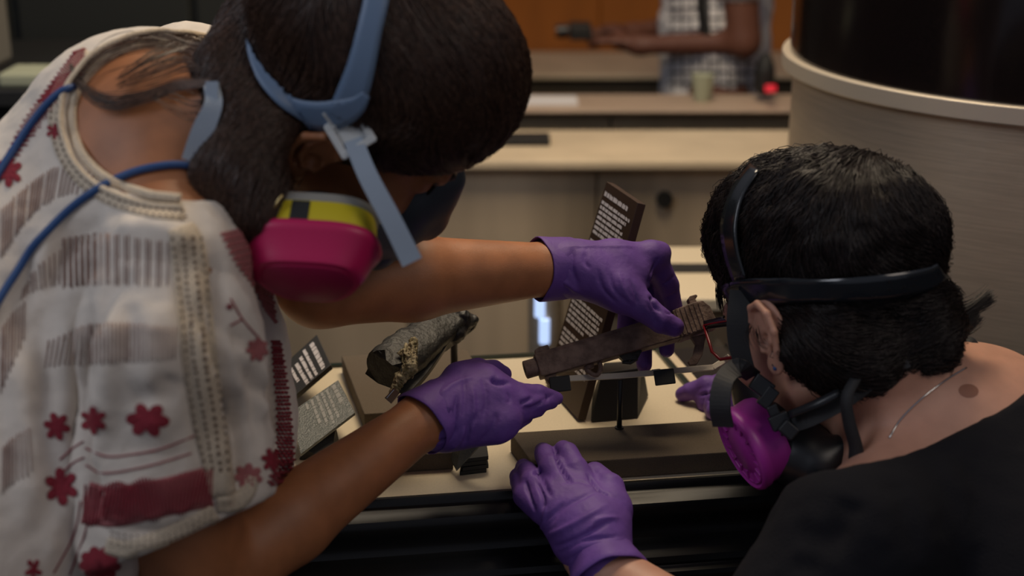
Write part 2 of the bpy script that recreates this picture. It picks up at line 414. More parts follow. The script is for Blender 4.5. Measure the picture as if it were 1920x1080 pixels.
# low pedestal case at the right, cream with a dark slot
a = G(1235, 462, .90); b = G(1260, 560, .90)
lowc = thing('low_display_plinth', 'low cream topped plinth with a dark slot, behind the leaning head', 'plinth', (0.22, (a[1] + b[1]) / 2, 0))
obj('plinth_top', slab(0.095, 0.378, b[1], a[1], .88, .90), M['cream'], lowc, smooth=False, bevel=.003)
obj('slot', slab(0.20, 0.37, G(1300, 512, .9)[1], G(1300, 496, .9)[1], .899, .902), M['black'], lowc, smooth=False)
obj('body', slab(0.11, 0.372, b[1] + .02, a[1] - .02, 0, .88), M['olive'], lowc, smooth=False)
# steel posts carrying glowing bars that stand in for bluish metal reflections
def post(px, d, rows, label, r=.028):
    q = P(px, 600, d); t = thing('steel_post', label, 'post', (q[0], q[1], 0), 'steel posts with glowing bars standing in for reflections under the middle counter')
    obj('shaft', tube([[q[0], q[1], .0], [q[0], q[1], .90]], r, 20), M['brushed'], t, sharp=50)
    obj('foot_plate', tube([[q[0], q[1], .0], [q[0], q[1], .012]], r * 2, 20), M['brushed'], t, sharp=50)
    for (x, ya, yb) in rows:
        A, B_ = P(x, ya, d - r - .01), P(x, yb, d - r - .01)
        obj('reflection_bar', tube([[A[0], q[1] - r - .004, A[2]], [A[0], q[1] - r - .004, B_[2]]], .0085, 12), M['reflection_glow'], t, sharp=50)
post(795, 2.45, [(793, 405, 452)], 'steel post with a short glowing bar for a bluish reflection, right below the dark face mask')
post(1022, 2.3, [(1012, 548, 594), (1021, 600, 650)], 'steel post with glowing bars for bluish reflections left of the brown text panel')
# column at the right
cx = thing('round_column', 'large round column of brushed steel with glossy black upper band', 'column', (0.789, 2.0, 0))
def ringm(r0, r1, z0, z1, n=96, c=(0.789, 2.0)):
    L = []
    for r, z in ((r0, z0), (r1, z0), (r1, z1), (r0, z1)):
        L.append(np.array([[c[0] + r * math.cos(t), c[1] + r * math.sin(t), z] for t in np.linspace(0, 2 * math.pi, n, endpoint=False)]))
    return loft(L + [L[0]], False, False)

CR = 0.385
obj('steel_shell', ringm(CR - .01, CR, 0.12, 1.235), M['brushed'], cx, sharp=40)
obj('ring', ringm(CR - .01, 0.402, 1.234, 1.257), M['ring'], cx, sharp=40, bevel=.002)
obj('black_band', ringm(CR - .02, CR + .006, 1.257, 1.44), M['gloss'], cx, sharp=40)
obj('ring', ringm(CR - .02, CR + .010, 1.44, 1.456), M['gloss'], cx, sharp=40, bevel=.002)
obj('upper_shell', ringm(CR - .03, CR - .006, 1.456, 2.9), M['gloss'], cx, sharp=40)
obj('plinth_ring', ringm(CR - .02, CR + .01, 0.0, 0.12), M['gloss'], cx, sharp=40)

# dark desk with things, far left
desk = thing('side_desk', 'dark desk at the far left behind the woman in the blouse', 'desk', (-1.3, 2.7, 0))
obj('desk_top', slab(-1.9, -0.64, 2.45, 3.0, 1.09, 1.12), M['black'], desk, smooth=False, bevel=.003)
obj('body', slab(-1.87, -0.65, 2.5, 2.97, 0, 1.09), M['darkwall'], desk, smooth=False)
t = thing('casing', 'grey boxy casing at the left edge of the picture', 'box', (-1.1, 2.62, 1.12))
q = P(-40, 150, 2.6)
obj('housing', slab(-1.25, -0.965, 2.56, 2.75, 1.1205, 1.265), M['greybox'], t, smooth=False, bevel=.01)
obj('grille', slab(-1.20, -1.0, 2.553, 2.562, 1.15, 1.22), M['black'], t, smooth=False, bevel=.002)
tag(obj('folder', slab(-0.90, -0.69, 2.47, 2.57, 1.1205, 1.145), M['paper'], smooth=False, bevel=.006), 'pale green folder lying on the dark desk', 'folder')
mon = thing('dark_cabinet', 'tall dark cabinet behind the desk at upper left', 'cabinet', (-0.95, 3.3, 0))
obj('body', slab(-1.5, -0.30, 3.15, 3.45, 0.0, 1.9), M['darkwall'], mon, smooth=False, bevel=.01)
for x in (-1.48, -1.08, -0.69): obj('door', slab(x, x + .375, 3.13, 3.149, .05, 1.88), M['darkwall'], mon, smooth=False, bevel=.006)

# ================================================================== the display case
Z0 = 0.95
n0 = G(700, 937, Z0); n1 = G(955, 920, Z0); U = nrm(n1 - n0); FR = G(1235, 655, Z0); Vd = nrm(FR - G(1289, 718, Z0))
NR2 = None
def isect(p, u, q, v):
    A = np.array([[u[0], -v[0]], [u[1], -v[1]]]); t = np.linalg.solve(A, (q - p)[:2]); return p + t[0] * u
NR = isect(n0, U, FR, Vd); NL = NR - U * .60; FL = FR - U * .62
NR2 = NR + U * .085; FR2 = FR + U * .085
case = thing('display_case', 'black moulded display case with a cream floor under the hands', 'display case', (float((NR[0] + NL[0]) / 2), float((NR[1] + FR[1]) / 2), 0))
obj('case_floor', prism([NL + [0, 0, -.02], NR + [0, 0, -.02], FR + [0, 0, -.02], FL + [0, 0, -.02]], (0, 0, .02)), M['cream'], case, smooth=False)
W_ = np.array([U[1], -U[0], 0])      # outward, towards the camera
Rw = nrm(np.array([-Vd[1], Vd[0], 0])) * -1
if Rw.dot(U) < 0: Rw = -Rw
prof = [(0, .951), (.002, .9530), (.006, .9530), (.008, .950), (.009, .9455), (.012, .9435), (.020, .9425), (.028, .9395), (.0305, .934), (.0295, .928), (.026, .921), (.0225, .912), (.022, .905), (.024, .8995), (.030, .8965), (.040, .8935), (.047, .889), (.049, .883), (.0475, .8795), (.0500, .8775), (.0545, .8755), (.0560, .871), (.054, .867), (.0535, .70), (.0535, .08), (.0535, .0)]
def mould(a, b, outw, ea, eb, pr):
    L = []
    for o, z in pr: L.append((a + outw * o + ea * o + [0, 0, z - Z0], b + outw * o + eb * o + [0, 0, z - Z0]))
    A_ = np.array([l[0] for l in L]); B_ = np.array([l[1] for l in L]); ins = -outw * .02
    A_ = np.vstack([A_, A_[-1] * 1, A_[0] + ins]); B_ = np.vstack([B_, B_[-1] * 1, B_[0] + ins])
    A_[-2] = A_[-3] - outw * .06; B_[-2] = B_[-3] - outw * .06
    A_[-1, 2] -= .022; B_[-1, 2] -= .022
    return loft([A_, B_])
obj('front_moulding', mould(NL, NR2, W_, U * 0, Rw * 1.0, prof), M['lacquer'], case, sharp=35)
obj('side_moulding', mould(NR2, FR2, Rw, W_ * 1.0, Vd * 1.0, prof), M['lacquer'], case, sharp=35)
obj('rear_panel', prism([FL + Vd * .035 + [0, 0, -.95], FR2 + Vd * .035 + [0, 0, -.95], FR2 + Vd * .035 + [0, 0, -.03], FL + Vd * .035 + [0, 0, -.03]], Vd * -.02), M['lacquer'], case, smooth=False)
obj('side_ledge', prism([NR + [0, 0, -.02], NR2 + [0, 0, -.02], FR2 + [0, 0, -.02], FR + [0, 0, -.02]], (0, 0, .0195)), M['lacquer'], case, smooth=False)
def strip(a, b, w_, o_, z0, z1, wd):
    return prism([a + wd * o_ + [0, 0, z0], b + wd * o_ + [0, 0, z0], b + wd * (o_ + w_) + [0, 0, z0], a + wd * (o_ + w_) + [0, 0, z0]], (0, 0, z1 - z0))
obj('rear_channel', strip(FL, FR, .007, -.0035, 0, .0035, Vd), M['green'], case, smooth=False)
obj('side_channel', strip(NR, FR, .007, -.007, .0, .0035, Rw), M['green'], case, smooth=False)
obj('side_edge', strip(NR, FR, .011, 0.0005, -.02, .0045, Rw), M['beige'], case, smooth=False, bevel=.001)

def block(name, corners_px, ztop, h, label, extra=None):
    c = [G(x, y, ztop) for x, y in corners_px]; c = [np.array(p) if len(p) == 3 else p for p in c]
    ctr = np.mean(c, 0); t = thing(name, label, 'display mount', (ctr[0], ctr[1], ztop - h))
    obj('block', prism([p - [0, 0, h] for p in c], (0, 0, h)), M['foam'], t, smooth=False, bevel=.0012)
    return t
def para(a, b, c_, ztop, w_):         # far-left, near-left px, width along U
    A = G(*a, ztop); B_ = G(*b, ztop); return [B_, B_ + U * w_, A + U * w_, A]
def block2(name, a, b, w_, zb, h, label, mt='foam'):
    c = para(a, b, None, zb + h, w_); ctr = np.mean(c, 0)
    t = thing(name, label, 'display mount', (ctr[0], ctr[1], zb))
    obj('block', prism([p - [0, 0, h] for p in c], (0, 0, h)), M[mt], t, smooth=False, bevel=.0012); return t
mountA = block2('artefact_mount', (957, 811), (1000, 871), .300, .9502, .0215, 'long dark brown block with a rod and a flat steel cradle, near the case front')
mountB = block2('artefact_mount', (640, 667), (683, 776), .150, .9502, .0215, 'dark brown block with two black rods under the charred artefact')
mountC = block2('low_plinth_block', (673, 801), (697, 858), .083, .9502, .0190, 'small dark brown block close under the lower forearm')
# rod, flat bar and hooks of mount A
rb = G(1161, 803, .9717); rt = np.array([rb[0], rb[1], 1.030]); 
for k in range(40):
    r_ = rt - CAM; d_ = r_ @ AF; y_ = 540 - (r_ @ AU) / d_ * FPX; rt[2] += (y_ - 712) / 1750
obj('rod', tube([rb + [0, 0, -.001], rt], .0028, 10), M['blackmetal'], mountA)
obj('collar', tube([rb, rb + [0, 0, .0015]], .0048, 12), M['blackmetal'], mountA, sharp=50)
DB = float((rt - CAM) @ AF)
def barm(pts, w_, th):                # flat bar, upright width w_
    return ribbon_free(pts, [w_ / 2] * len(pts), V3(0, .35, -.94), th, n=1)
bl = P(1040, 711, DB - .02); br = P(1337, 689, DB + .03); bk = P(1358, 676, DB + .035); be = P(1368, 668, DB + .03)
obj('flat_bar', [barm([bl, P(1160, 705, DB), br], .0062, .0022), barm([br, bk, be], .0058, .0022)], M['baresteel'], mountA, smooth=False, bevel=.0004)
def hook(px, py, d):
    a = P(px, py, d)
    g1 = prism([P(px - 10, py - 12, d), P(px + 6, py - 14, d), P(px - 1, py + 12, d - .012)], V3(0, .2, 1) * .0022)
    g2 = boxm(P(px + 14, py + 1, d - .014), (.0215, .0022, .0165), [nrm(V3(1, .12, 0)), V3(0.1, .35, -1), nrm(np.cross(V3(0.1, .35, -1), V3(1, .12, 0)))])
    h_ = obj('hook', g1, M['baresteel'], mountA, smooth=False); obj('pad', g2, M['black'], h_, smooth=False, bevel=.0018)
hook(1232, 706, DB + .008); hook(1036, 719, DB - .018)
# rods of mount B
for (x0, y0, d0, x1, y1, r_) in ((848, 618, 1.545, 852, 700, .0042), (767, 706, 1.478, 768, 760, .0026)):
    b_ = G(x1, y1, .972); tp = P(x0, y0, d0); tp = np.array([b_[0], b_[1], tp[2]])
    obj('rod', tube([b_ - [0, 0, .001], tp], r_, 10), M['blackmetal'], mountB)

# ---- sign boards
def quad_board(name, label, px4, z4, th, bm, lines, ink, axis=0, support=None, ds=None):
    """px4: corners a,b,c,d ; text runs a->b, stacks a->d"""
    c = [G(x, y, z) if ds is None else P(x, y, z) for (x, y), z in zip(px4, z4 if ds is None else ds)]
    n = nrm(np.cross(c[1] - c[0], c[3] - c[0])); 
    if n.dot(CAM - c[0]) < 0: n = -n
    # make planar
    c[2] = c[2] - n * ((c[2] - c[0]) @ n)
    lo = min(c, key=lambda q: q[2]); ctr = np.mean(c, 0)
    t = thing(name, label, 'sign', (ctr[0], ctr[1], Z0))
    obj('board', prism(c, -n * th), M[bm], t, smooth=False, bevel=.0006)
    parts = []; R_ = random.Random(len(lines) * 7 + 3)
    for (s0, s1, v0, v1) in lines:     # s along a->b, v along a->d
        s = s0
        while s < s1 - .01:
            wl = R_.uniform(.05, .16) * (1.0 if v1 - v0 < .05 else 1.6); e = min(s + wl, s1)
            def pt(u_, v_): return c[0] * (1 - u_) * (1 - v_) + c[1] * u_ * (1 - v_) + c[2] * u_ * v_ + c[3] * (1 - u_) * v_ + n * .0004
            # each word is a run of short strokes
            k = max(1, int((e - s) / .022)); g = (e - s) / k
            for i in range(k):
                a_ = s + g * i; b_ = a_ + g * .90; tv = v0 + (v1 - v0) * R_.choice([0, 0, .12, .18]); q = [pt(a_, tv), pt(b_, tv), pt(b_, v1), pt(a_, v1)]
                parts.append((np.array(q), [(0, 1, 2, 3)]))
            s = e + .016
    if parts: tag(obj('lettering', parts, M[ink], t, smooth=False), None)
    return t, c, n
L3 = [(.06, .80, .040, .062)]
v = .085
for k, e in enumerate([.93, .86, .78, .84, .88, .80, .70]): L3.append((.05, e, v, v + .0155)); v += .0235
v += .02
for e in [.7, .9, .95, .9, .88, .6]: L3.append((.05, e, v, v + .0155)); v += .0235
v += .02
for e in [.93, .95, .88, .55]: L3.append((.05, e, v, v + .0155)); v += .0235
v += .018
for e in [.95, .90, .92, .90, .94, .6]: L3.append((.05, e, v, v + .0155)); v += .0235
v += .02
for e in [.95, .9, .92, .88, .9, .93]: L3.append((.05 if v < .78 else .30, e, v, v + .0155)); v += .0235
s3, c3, nn3 = quad_board('text_panel', 'tall leaning brown text panel with white lettering, behind the gloved hands', [(1137, 340), (1196, 380), (1112, 791), (1022, 718)], None, .010, 'signbrown', L3, 'ink', ds=[1.62, 1.535, 1.572, 1.665])
sp = [G(1108, 791, .9515), G(1196, 783, .9515), G(1216, 742, .9515), G(1110, 742, .9515)]
obj('support', loft([np.array(sp), np.array([P(1128, 700, 1.565), P(1196, 690, 1.575), P(1204, 675, 1.63), P(1132, 680, 1.66)])]), M['black'], s3, smooth=False, bevel=.001)
s1, c1, nn1 = quad_board('text_panel', 'dark tilted text panel with white lettering beside the blouse edge', [(594, 627), (620, 684), (540, 770), (500, 712)], [1.012, 1.0, .962, .978], .0065, 'sign', [(.1, .95, .09, .18), (.1, .97, .26, .32), (.2, .97, .36, .42), (.27, .99, .46, .53), (.27, .75, .58, .64), (.1, .95, .84, .89)], 'ink')
obj('support', prism([G(560, 745, .951), G(606, 700, .951), G(600, 680, .951), G(545, 730, .951)], (0, 0, .028)), M['black'], s1, smooth=False)
s2, c2, nn2 = quad_board('text_panel', 'glossy grey tilted text panel on a black wedge, next to the red blouse border', [(634, 712), (666, 773), (563, 846), (544, 773)], [.998, .984, .972, .985], .004, 'signgrey', [(.05, .60, .08, .16), (.05, .85, .24, .29), (.05, .9, .34, .39), (.05, .8, .44, .49), (.05, .7, .55, .60), (.05, .22, .66, .71)], 'inkdim')
obj('support', loft([np.array([G(560, 862, .9505), G(622, 866, .9505), G(637, 830, .9505), G(585, 826, .9505)]), np.array([G(570, 842, .966), G(628, 815, .966), G(630, 800, .966), G(580, 810, .966)])]), M['black'], s2, smooth=False, bevel=.001)
s4 = thing('small_label_stand', 'small tilted label plate on a layered black stand, under the lower glove', 'label stand', tuple(G(882, 880, Z0)))
for i in range(4):
    a = G(858 + i * 2, 888, Z0); j = .003 * (i % 2)
    obj('layer', prism([G(862, 892, .9502) + [j, 0, .0048 * i], G(912 + 4 * (i % 2), 886, .9502) + [0, 0, .0048 * i], G(912, 858, .9502) + [0, 0, .0048 * i], G(868, 858, .9502) + [0, 0, .0048 * i]], (0, 0, .0042)), M['black'], s4, smooth=False, bevel=.0004)
obj('plate', prism([G(856, 884, .956), G(900, 838, .985), G(868, 822, .990), G(838, 850, .962)], (0, -.002, .003)), M['signgrey'], s4, smooth=False, bevel=.0003)

# ---- charred artefact above mount B
A0 = P(722, 693, 1.452); A1 = P(842, 604, 1.545); ax = nrm(A1 - A0); sd = nrm(np.cross(ax, V3(0, .5, -.86))); up_ = np.cross(sd, ax)
ch = thing('charred_grip', 'charred black tube shaped artefact propped on rods, with corroded wires', 'artefact', tuple(A0))
L = []
LN = float(np.linalg.norm(A1 - A0))
for i in range(26):
    t_ = i / 25; w_ = .0225 + .002 * math.sin(t_ * 5) ; hh = .016; ring_ = []
    for k in range(28):
        a = 2 * math.pi * k / 28; c_ = math.copysign(abs(math.cos(a)) ** .6, math.cos(a)); s_ = math.copysign(abs(math.sin(a)) ** .6, math.sin(a))
        p = A0 + ax * (LN * t_ + (.004 * math.sin(k * 1.7) + .003 * math.sin(k * 4.1)) * (t_ < .05)) + sd * w_ * c_ + up_ * hh * s_
        nz = mnoise.noise(Vector(p * 70)) * .0022 + mnoise.noise(Vector(p * 220)) * .0009
        ring_.append(p + nz * (sd * c_ + up_ * s_))
    L.append(np.array(ring_))
obj('tube', loft(L), M['char'], ch, sharp=45)
s = Sdf(.0015); s.chain([A1 - ax * .012 + sd * .014, A1 + ax * .006 + sd * .004, A1 + ax * .010 - sd * .016], [.012, .014, .009], .006)
s.box(A1 + ax * .012 + sd * .010, (.014, .012, .008), [ax, sd, up_], .004, rnd=.003); s.cone(P(866, 596, 1.54), P(848, 618, 1.542), .009, .006, .005)
V, F = s.mesh(); V = wrinkle(V, F, .0012, 90); obj('clamp', (V, F), M['blackmetal'], ch)
obj('lower_strap', ribbon_free([P(748, 742, 1.455), P(790, 690, 1.485), P(838, 622, 1.53)], [.008, .010, .009], up_, .010), M['blackmetal'], ch, smooth=False, bevel=.001)
R_ = random.Random(5); parts = []
path = [P(775, 640, 1.462), P(762, 668, 1.448), P(768, 690, 1.444), P(750, 712, 1.440), P(738, 735, 1.436)]
for k in range(26):
    q = spline([p + np.array([R_.gauss(0, .0045), R_.gauss(0, .003), R_.gauss(0, .0045)]) for p in (path if k % 3 else path[:4])], 4)
    a = R_.randint(0, len(q) // 2); q = q[a:a + R_.randint(5, 9)]
    q = q + np.array([[R_.gauss(0, .0016) for _ in range(3)] for _ in q]); parts.append(tube(q, [R_.uniform(.0008, .0021) for _ in q], 6))
wires = obj('corroded_wires', parts, M['verd'], ch)
s = Sdf(.0014)
for a, b, r0, r1 in ((path[0], path[2], .0035, .0065), (path[2], path[3], .006, .0045), (path[3], path[4], .0045, .0032)): s.cone(a, b, r0, r1, .004)
V, F = s.mesh(0); V = wrinkle(V, F, .002, 180); obj('corroded_core', (V, F), M['verd'], ch)
c_ = P(736, 742, 1.428); x_ = V3(.55, .8, -.2); n_ = V3(-.2, .3, -.93); y_ = nrm(np.cross(n_, x_)); x_ = np.cross(y_, n_)
fr = [boxm(c_ + a * x_ * .0062 + b * y_ * .0038, (.0125 if a == 0 else .0014, .0014 if a == 0 else .009, .002), [x_, y_, n_]) for a, b in ((1, 0), (-1, 0), (0, 1), (0, -1))]
obj('metal_frame', fr, M['chrome'], ch, smooth=False); obj('frame_insert', boxm(c_ - n_ * .0006, (.011, .007, .001), [x_, y_, n_]), M['chrome'], ch, smooth=False)

# ---- the held artefact: a long rusted bar with a stepped end
D0, D1 = 1.462, 1.492
a0 = P(984, 694, D0); a1 = P(1336, 592, D1); X = nrm(a1 - a0); Yb = nrm(V3(.0, -.28, 1)); Yb = nrm(Yb - X * (Yb @ X)); Zb = nrm(np.cross(X, Yb))
if Zb @ AU < 0: Zb = -Zb
LT = float(np.linalg.norm(a1 - a0)); mpp = LT / 366.0        # metres per px along the bar
art = thing('rusted_slide', 'long rusted brown metal bar with stepped end, held by both gloved hands', 'artefact', tuple(a0))
def at(x, z, y=0): return a0 + X * x * mpp + Zb * z * mpp + Yb * y
def apoly(poly, w_, y0=0): return prism([at(x, z, y0 - w_ / 2) for x, z in poly], Yb * w_)
body = loft([np.array([at(x, z * hgt, y * .5) for z, y in ((-24, -.020), (14, -.020), (23, -.013), (23, .013), (14, .020), (-24, .020))]) for x, hgt in ((23, .95), (60, 1.0), (120, 1.02), (180, 1.04), (240, 1.07), (292, 1.10))])
Vb, Fb = body
obj('slide_body', body, M['rust'], art, smooth=False, bevel=.0012)
ti = [np.array([at(x, 0 + r_ * math.sin(a), .0085 * math.cos(a)) for a in np.linspace(0, 2 * math.pi, 20, endpoint=False)]) for x, r_ in ((0, 15.5), (1, 17), (26, 17))]
obj('muzzle', loft(ti, True, True), M['rust'], art, sharp=40)
obj('bore', tube([at(-.4, 0), at(.3, 0)], .0048, 16), M['black'], art)
obj('front_sight', apoly([(26, 18), (28, 30), (36, 33), (54, 33), (56, 20)], .006), M['rust'], art, smooth=False, bevel=.0008)
obj('rear_block', apoly([(291, -28), (291, 26), (330, 30), (352, 29), (362, 14), (366, -24)], .025), M['rust'], art, smooth=False, bevel=.0012)
for k in range(6): obj('rib', apoly([(296 + k * 9, -24), (296 + k * 9, 26), (301 + k * 9, 27), (301 + k * 9, -24)], .0272), M['rust'], art, smooth=False, bevel=.0004)
obj('rear_sight', apoly([(331, 29), (330, 42), (336, 46), (348, 46), (350, 42), (344, 39), (345, 29)], .010), M['rust'], art, smooth=False, bevel=.0008)
obj('hammer_lug', apoly([(312, -28), (316, -44), (304, -62), (292, -70), (293, -78), (306, -80), (322, -66), (334, -44), (344, -30)], .006), M['rust'], art, smooth=False, bevel=.0008)
ring_l = np.array([at(x, z, 0) for x, z in spline([(108, -24), (113, -38), (124, -46), (134, -36), (136, -24)], 4)])
obj('link', [tube(ring_l, .0024, 8), boxm(at(116, -26), (.008, .008, .006), [X, Yb, Zb])], M['rust'], art)
obj('front_lug', apoly([(30, -22), (33, -38), (48, -40), (52, -22)], .009), M['rust'], art, smooth=False, bevel=.0006)
obj('underside_catch', [apoly([(172, -24), (178, -36), (204, -40), (216, -28), (214, -22)], .008), tube([at(176, -36), at(190, -42), at(204, -38)], .0018, 6)], M['char'], art, smooth=False)

# ---- things on the far counters
tag(obj('red_indicator', tube([P(1445, 160, 3.14), P(1445, 172, 3.14)], .013, 16), M['redlight'], sharp=50), 'small glowing red indicator on the far counter beside the column', 'indicator light')
s = Sdf(.006); q = P(1415, 175, 3.22); q[2] = 1.0
s.box(q + [0.02, 0, .0], (.022, .03, .036), None, .01, rnd=.02); s.ell(q + [0.02, 0, .04], (.016, .022, .022), None, .02)
tag(obj('black_bag', s.mesh(1), M['black']), 'small black bag on the far counter under the white shirt', 'bag')
q = P(1318, 158, 3.22); tag(obj('cup', tube([[q[0], q[1], .951], [q[0], q[1], .985], [q[0], q[1], 1.01]], [.018, .024, .026], 18), M['paper'], sharp=50), 'pale yellowish cup on the far counter below the white shirt', 'cup')
q = G(1020, 190, .95); tag(obj('paper_sheet', slab(q[0] - .08, q[0] + .075, q[1] - .05, q[1] + .04, .9505, .9545), M['white_cloth'], smooth=False), 'white sheet on the far counter, right of the dark hair', 'paper')
q = G(965, 268, .95); tag(obj('tray', boxm((q[0] + .02, q[1], .958), (.10, .06, .014)), M['black'], smooth=False, bevel=.003), 'flat black tray on the cream counter top beside the dark hair', 'tray')

# ================================================================== the woman in the embroidered blouse
def frame(f, u):
    f = nrm(f); u = nrm(u - f * (np.dot(u, f))); r = np.cross(f, u); return np.array([r, f, u])   # rows: right, forward, up
class Head:
    def __init__(s, origin, f, u, k=1.0): s.o = np.array(origin); s.M = frame(f, u); s.k = k
    def p(s, x, y, z): return s.o + s.k * (x * s.M[0] + y * s.M[1] + z * s.M[2])
def head_sdf(S, H, neck=None):
    k = H.k
    S.ell(H.p(0, -.005, .055), np.array([.074, .097, .080]) * k, H.M, .012)
    S.ell(H.p(0, .045, -.015), np.array([.060, .055, .085]) * k, H.M, .02)
    for s_ in (-1, 1):
        S.cone(H.p(s_ * .052, .005, -.045), H.p(s_ * .020, .082, -.090), .020 * k, .017 * k, .02)
        S.cone(H.p(s_ * .045, .070, -.020), H.p(s_ * .030, .085, -.030), .022 * k, .018 * k, .015)
    S.cone(H.p(-.012, .090, -.092), H.p(.012, .090, -.092), .015 * k, .015 * k, .012)
    S.cone(H.p(-.035, .090, .030), H.p(.035, .090, .030), .012 * k, .012 * k, .012)
    for s_ in (-1, 1): S.ell(H.p(s_ * .032, .105, .008), np.array([.017, .013, .012]) * k, H.M, .008, sub=True)
    for s_ in (-1, 1): S.ell(H.p(s_ * .032, .086, .008), np.array([.0125, .0125, .0125]) * k, H.M, .003)
    S.cone(H.p(0, .097, .012), H.p(0, .117, -.026), .006 * k, .010 * k, .008)
    for s_ in (-1, 1): S.ell(H.p(s_ * .011, .107, -.029), np.array([.008, .009, .007]) * k, H.M, .005)
    S.ell(H.p(0, .101, -.054), np.array([.022, .007, .005]) * k, H.M, .004); S.ell(H.p(0, .100, -.064), np.array([.019, .007, .006]) * k, H.M, .004)
    S.ell(H.p(0, .109, -.0588), np.array([.021, .004, .0012]) * k, H.M, .002, sub=True)
def ear_mesh(H, side, out=.010, tiltz=0.0):
    """outer ear, side=+1 right, -1 left"""
    S = Sdf(.0014); k = H.k
    def e(y, z, x=0): return H.p(side * (.074 + out + x), y, z)
    rim = [e(.014, .004, -.006), e(.016, .020, 0), e(.008, .032, .004), e(-.006, .034, .008), e(-.017, .024, .011), e(-.019, .008, .011), e(-.013, -.008, .008), e(-.006, -.018, .005)]
    S.chain(rim, [.0028, .0032, .0033, .0035, .0035, .0034, .0032, .0035], .002)
    S.chain([e(-.004, .026, .003), e(-.010, .014, .005), e(-.007, .000, .005), e(.000, -.007, .004), e(.008, -.006, .002)], [.0025, .0032, .0034, .0034, .003], .003)
    S.cone(e(.009, .002, .001), e(.010, -.006, .001), .0042, .0036, .003)
    S.ell(e(-.001, -.020, .003), np.array([.0045, .009, .010]) * k, H.M, .004)
    S.ell(e(-.003, .009, -.0015), np.array([.0050, .0175, .0275]) * k, H.M, .003)
    S.ell(e(.002, -.002, -.010), np.array([.010, .012, .014]) * k, H.M, .006)
    S.ell(e(.003, .001, .006), np.array([.008, .0065, .0075]) * k, H.M, .003, sub=True)
    return S.mesh(1)

WH = Head(P(652, 177, 1.234), V3(.73, -.606, .312), V3(.627, .42, -.656), 1.05)
# (the ear on her right side should land near pixel 590,290)
Wsh_r = P(328, 500, 1.12); Wsh_l = P(360, 170, 1.36)
woman = thing('person', 'person in a cream blouse with red embroidery, bending over the case, dark hair tied back', 'person', (-0.30, 1.15, 0))
TORSO = [((280, 302, 1.250), .112), ((100, 600, 1.265), .158), ((-92, 960, 1.235), .175)]
B_ = Sdf(.0042)
tp = [P(*q) for q, r in TORSO]; tr = [r for q, r in TORSO]
B_.chain(tp, [r - .012 for r in tr], .03)
B_.cone(tp[-1], tp[-1] + np.array([-.04, .02, -.18]), tr[-1] - .012, .16, .05)
B_.cone(P(350, 280, 1.20), P(440, 235, 1.19), .062, .054, .03)
B_.cone(P(440, 235, 1.205), WH.p(0, -.030, -.040), .054, .054, .02); B_.cone(WH.p(0, -.030, -.040), WH.p(0, .02, .02), .054, .05, .02)
B_.cone(tp[0], Wsh_r, .080, .050, .04); B_.cone(tp[0], Wsh_l, .085, .05, .04)
We_r = P(365, 1105, 1.205); Ww_r = P(795, 787, 1.365)
B_.cone(Wsh_r, We_r, .050, .041, .02)
mid_r = We_r * .62 + Ww_r * .38
B_.chain([We_r, mid_r, Ww_r, Ww_r + (Ww_r - mid_r) * .25], [.040, .0385, .0255, .021], .012)
We_l = P(600, 532, 1.345); Ww_l = P(1035, 504, 1.452); mid_l = We_l * .62 + Ww_l * .38
B_.cone(Wsh_l, We_l, .048, .040, .02)
B_.chain([We_l, mid_l, Ww_l, Ww_l + (Ww_l - mid_l) * .2], [.0410, .0410, .0262, .021], .012)
# pelvis and legs, below the frame
hip = tp[-1] + np.array([-.06, .03, -.22])
B_.cone(tp[-1], hip, .15, .15, .05)
for s_ in (-.09, .09):
    kn = np.array([hip[0] + .03 + s_ * .3, hip[1] + s_, .50]); B_.chain([hip + [0, s_, -.05], kn, [kn[0] - .04, kn[1], .08], [kn[0] + .10, kn[1], .035]], [.10, .062, .042, .035], .03)
head_sdf(B_, WH)
body_w = B_.mesh(2)
ear = ear_mesh(WH, 1, .010)
obj('body', [body_w, ear], M['skin'], woman)
# eyes and brow
obj('eye', tube([WH.p(.032, .0985, .008), WH.p(.032, .0995, .008)], .0062, 14), M['black'], woman)
obj('eye', tube([WH.p(-.032, .0985, .008), WH.p(-.032, .0995, .008)], .0062, 14), M['black'], woman)
for s_ in (-1, 1): obj('eyebrow', tube([WH.p(s_ * .016, .105, .026), WH.p(s_ * .030, .103, .032), WH.p(s_ * .048, .092, .028)], [.002, .0028, .001], 8), M['hair'], woman)

# ---- blouse
Bl = Sdf(.0036)
Bl.chain(tp, tr, .03); Bl.cone(tp[-1], hip, tr[-1], .178, .05); Bl.cone(hip, hip + [0, 0, -.10], .178, .185, .03)
Bl.cone(tp[0], Wsh_r, .092, .060, .035); Bl.cone(tp[0], Wsh_l, .097, .060, .035)
slx = Wsh_l * .35 + We_l * .65
Bl.cone(Wsh_l, slx, .060, .062, .02)
Bl.chain([P(400, 530, 1.225), P(440, 660, 1.255), P(470, 780, 1.275), P(485, 870, 1.28)], [.045, .040, .034, .028], .03)
Bl.cone(P(360, 600, 1.27), P(390, 860, 1.28), .06, .055, .04)
Bl.ell(P(372, 205, 1.15), (.108, .30, .079), np.array([AX, AF, AU]), .003, sub=True)
v1_, f1_ = Bl.mesh(2)
Sl = Sdf(.0032)
sl1 = P(312, 640, 1.105); sl2 = P(298, 880, 1.13); sl3 = P(290, 1010, 1.14)
Sl.chain([Wsh_r * .93 + tp[0] * .07, sl1, sl2, sl3], [.062, .0635, .060, .060], .02)
Sl.chain([P(400, 640, 1.135), P(432, 860, 1.15), P(436, 960, 1.155)], [.036, .032, .034], .025)
Sl.ell(P(372, 205, 1.15), (.108, .30, .079), np.array([AX, AF, AU]), .003, sub=True)
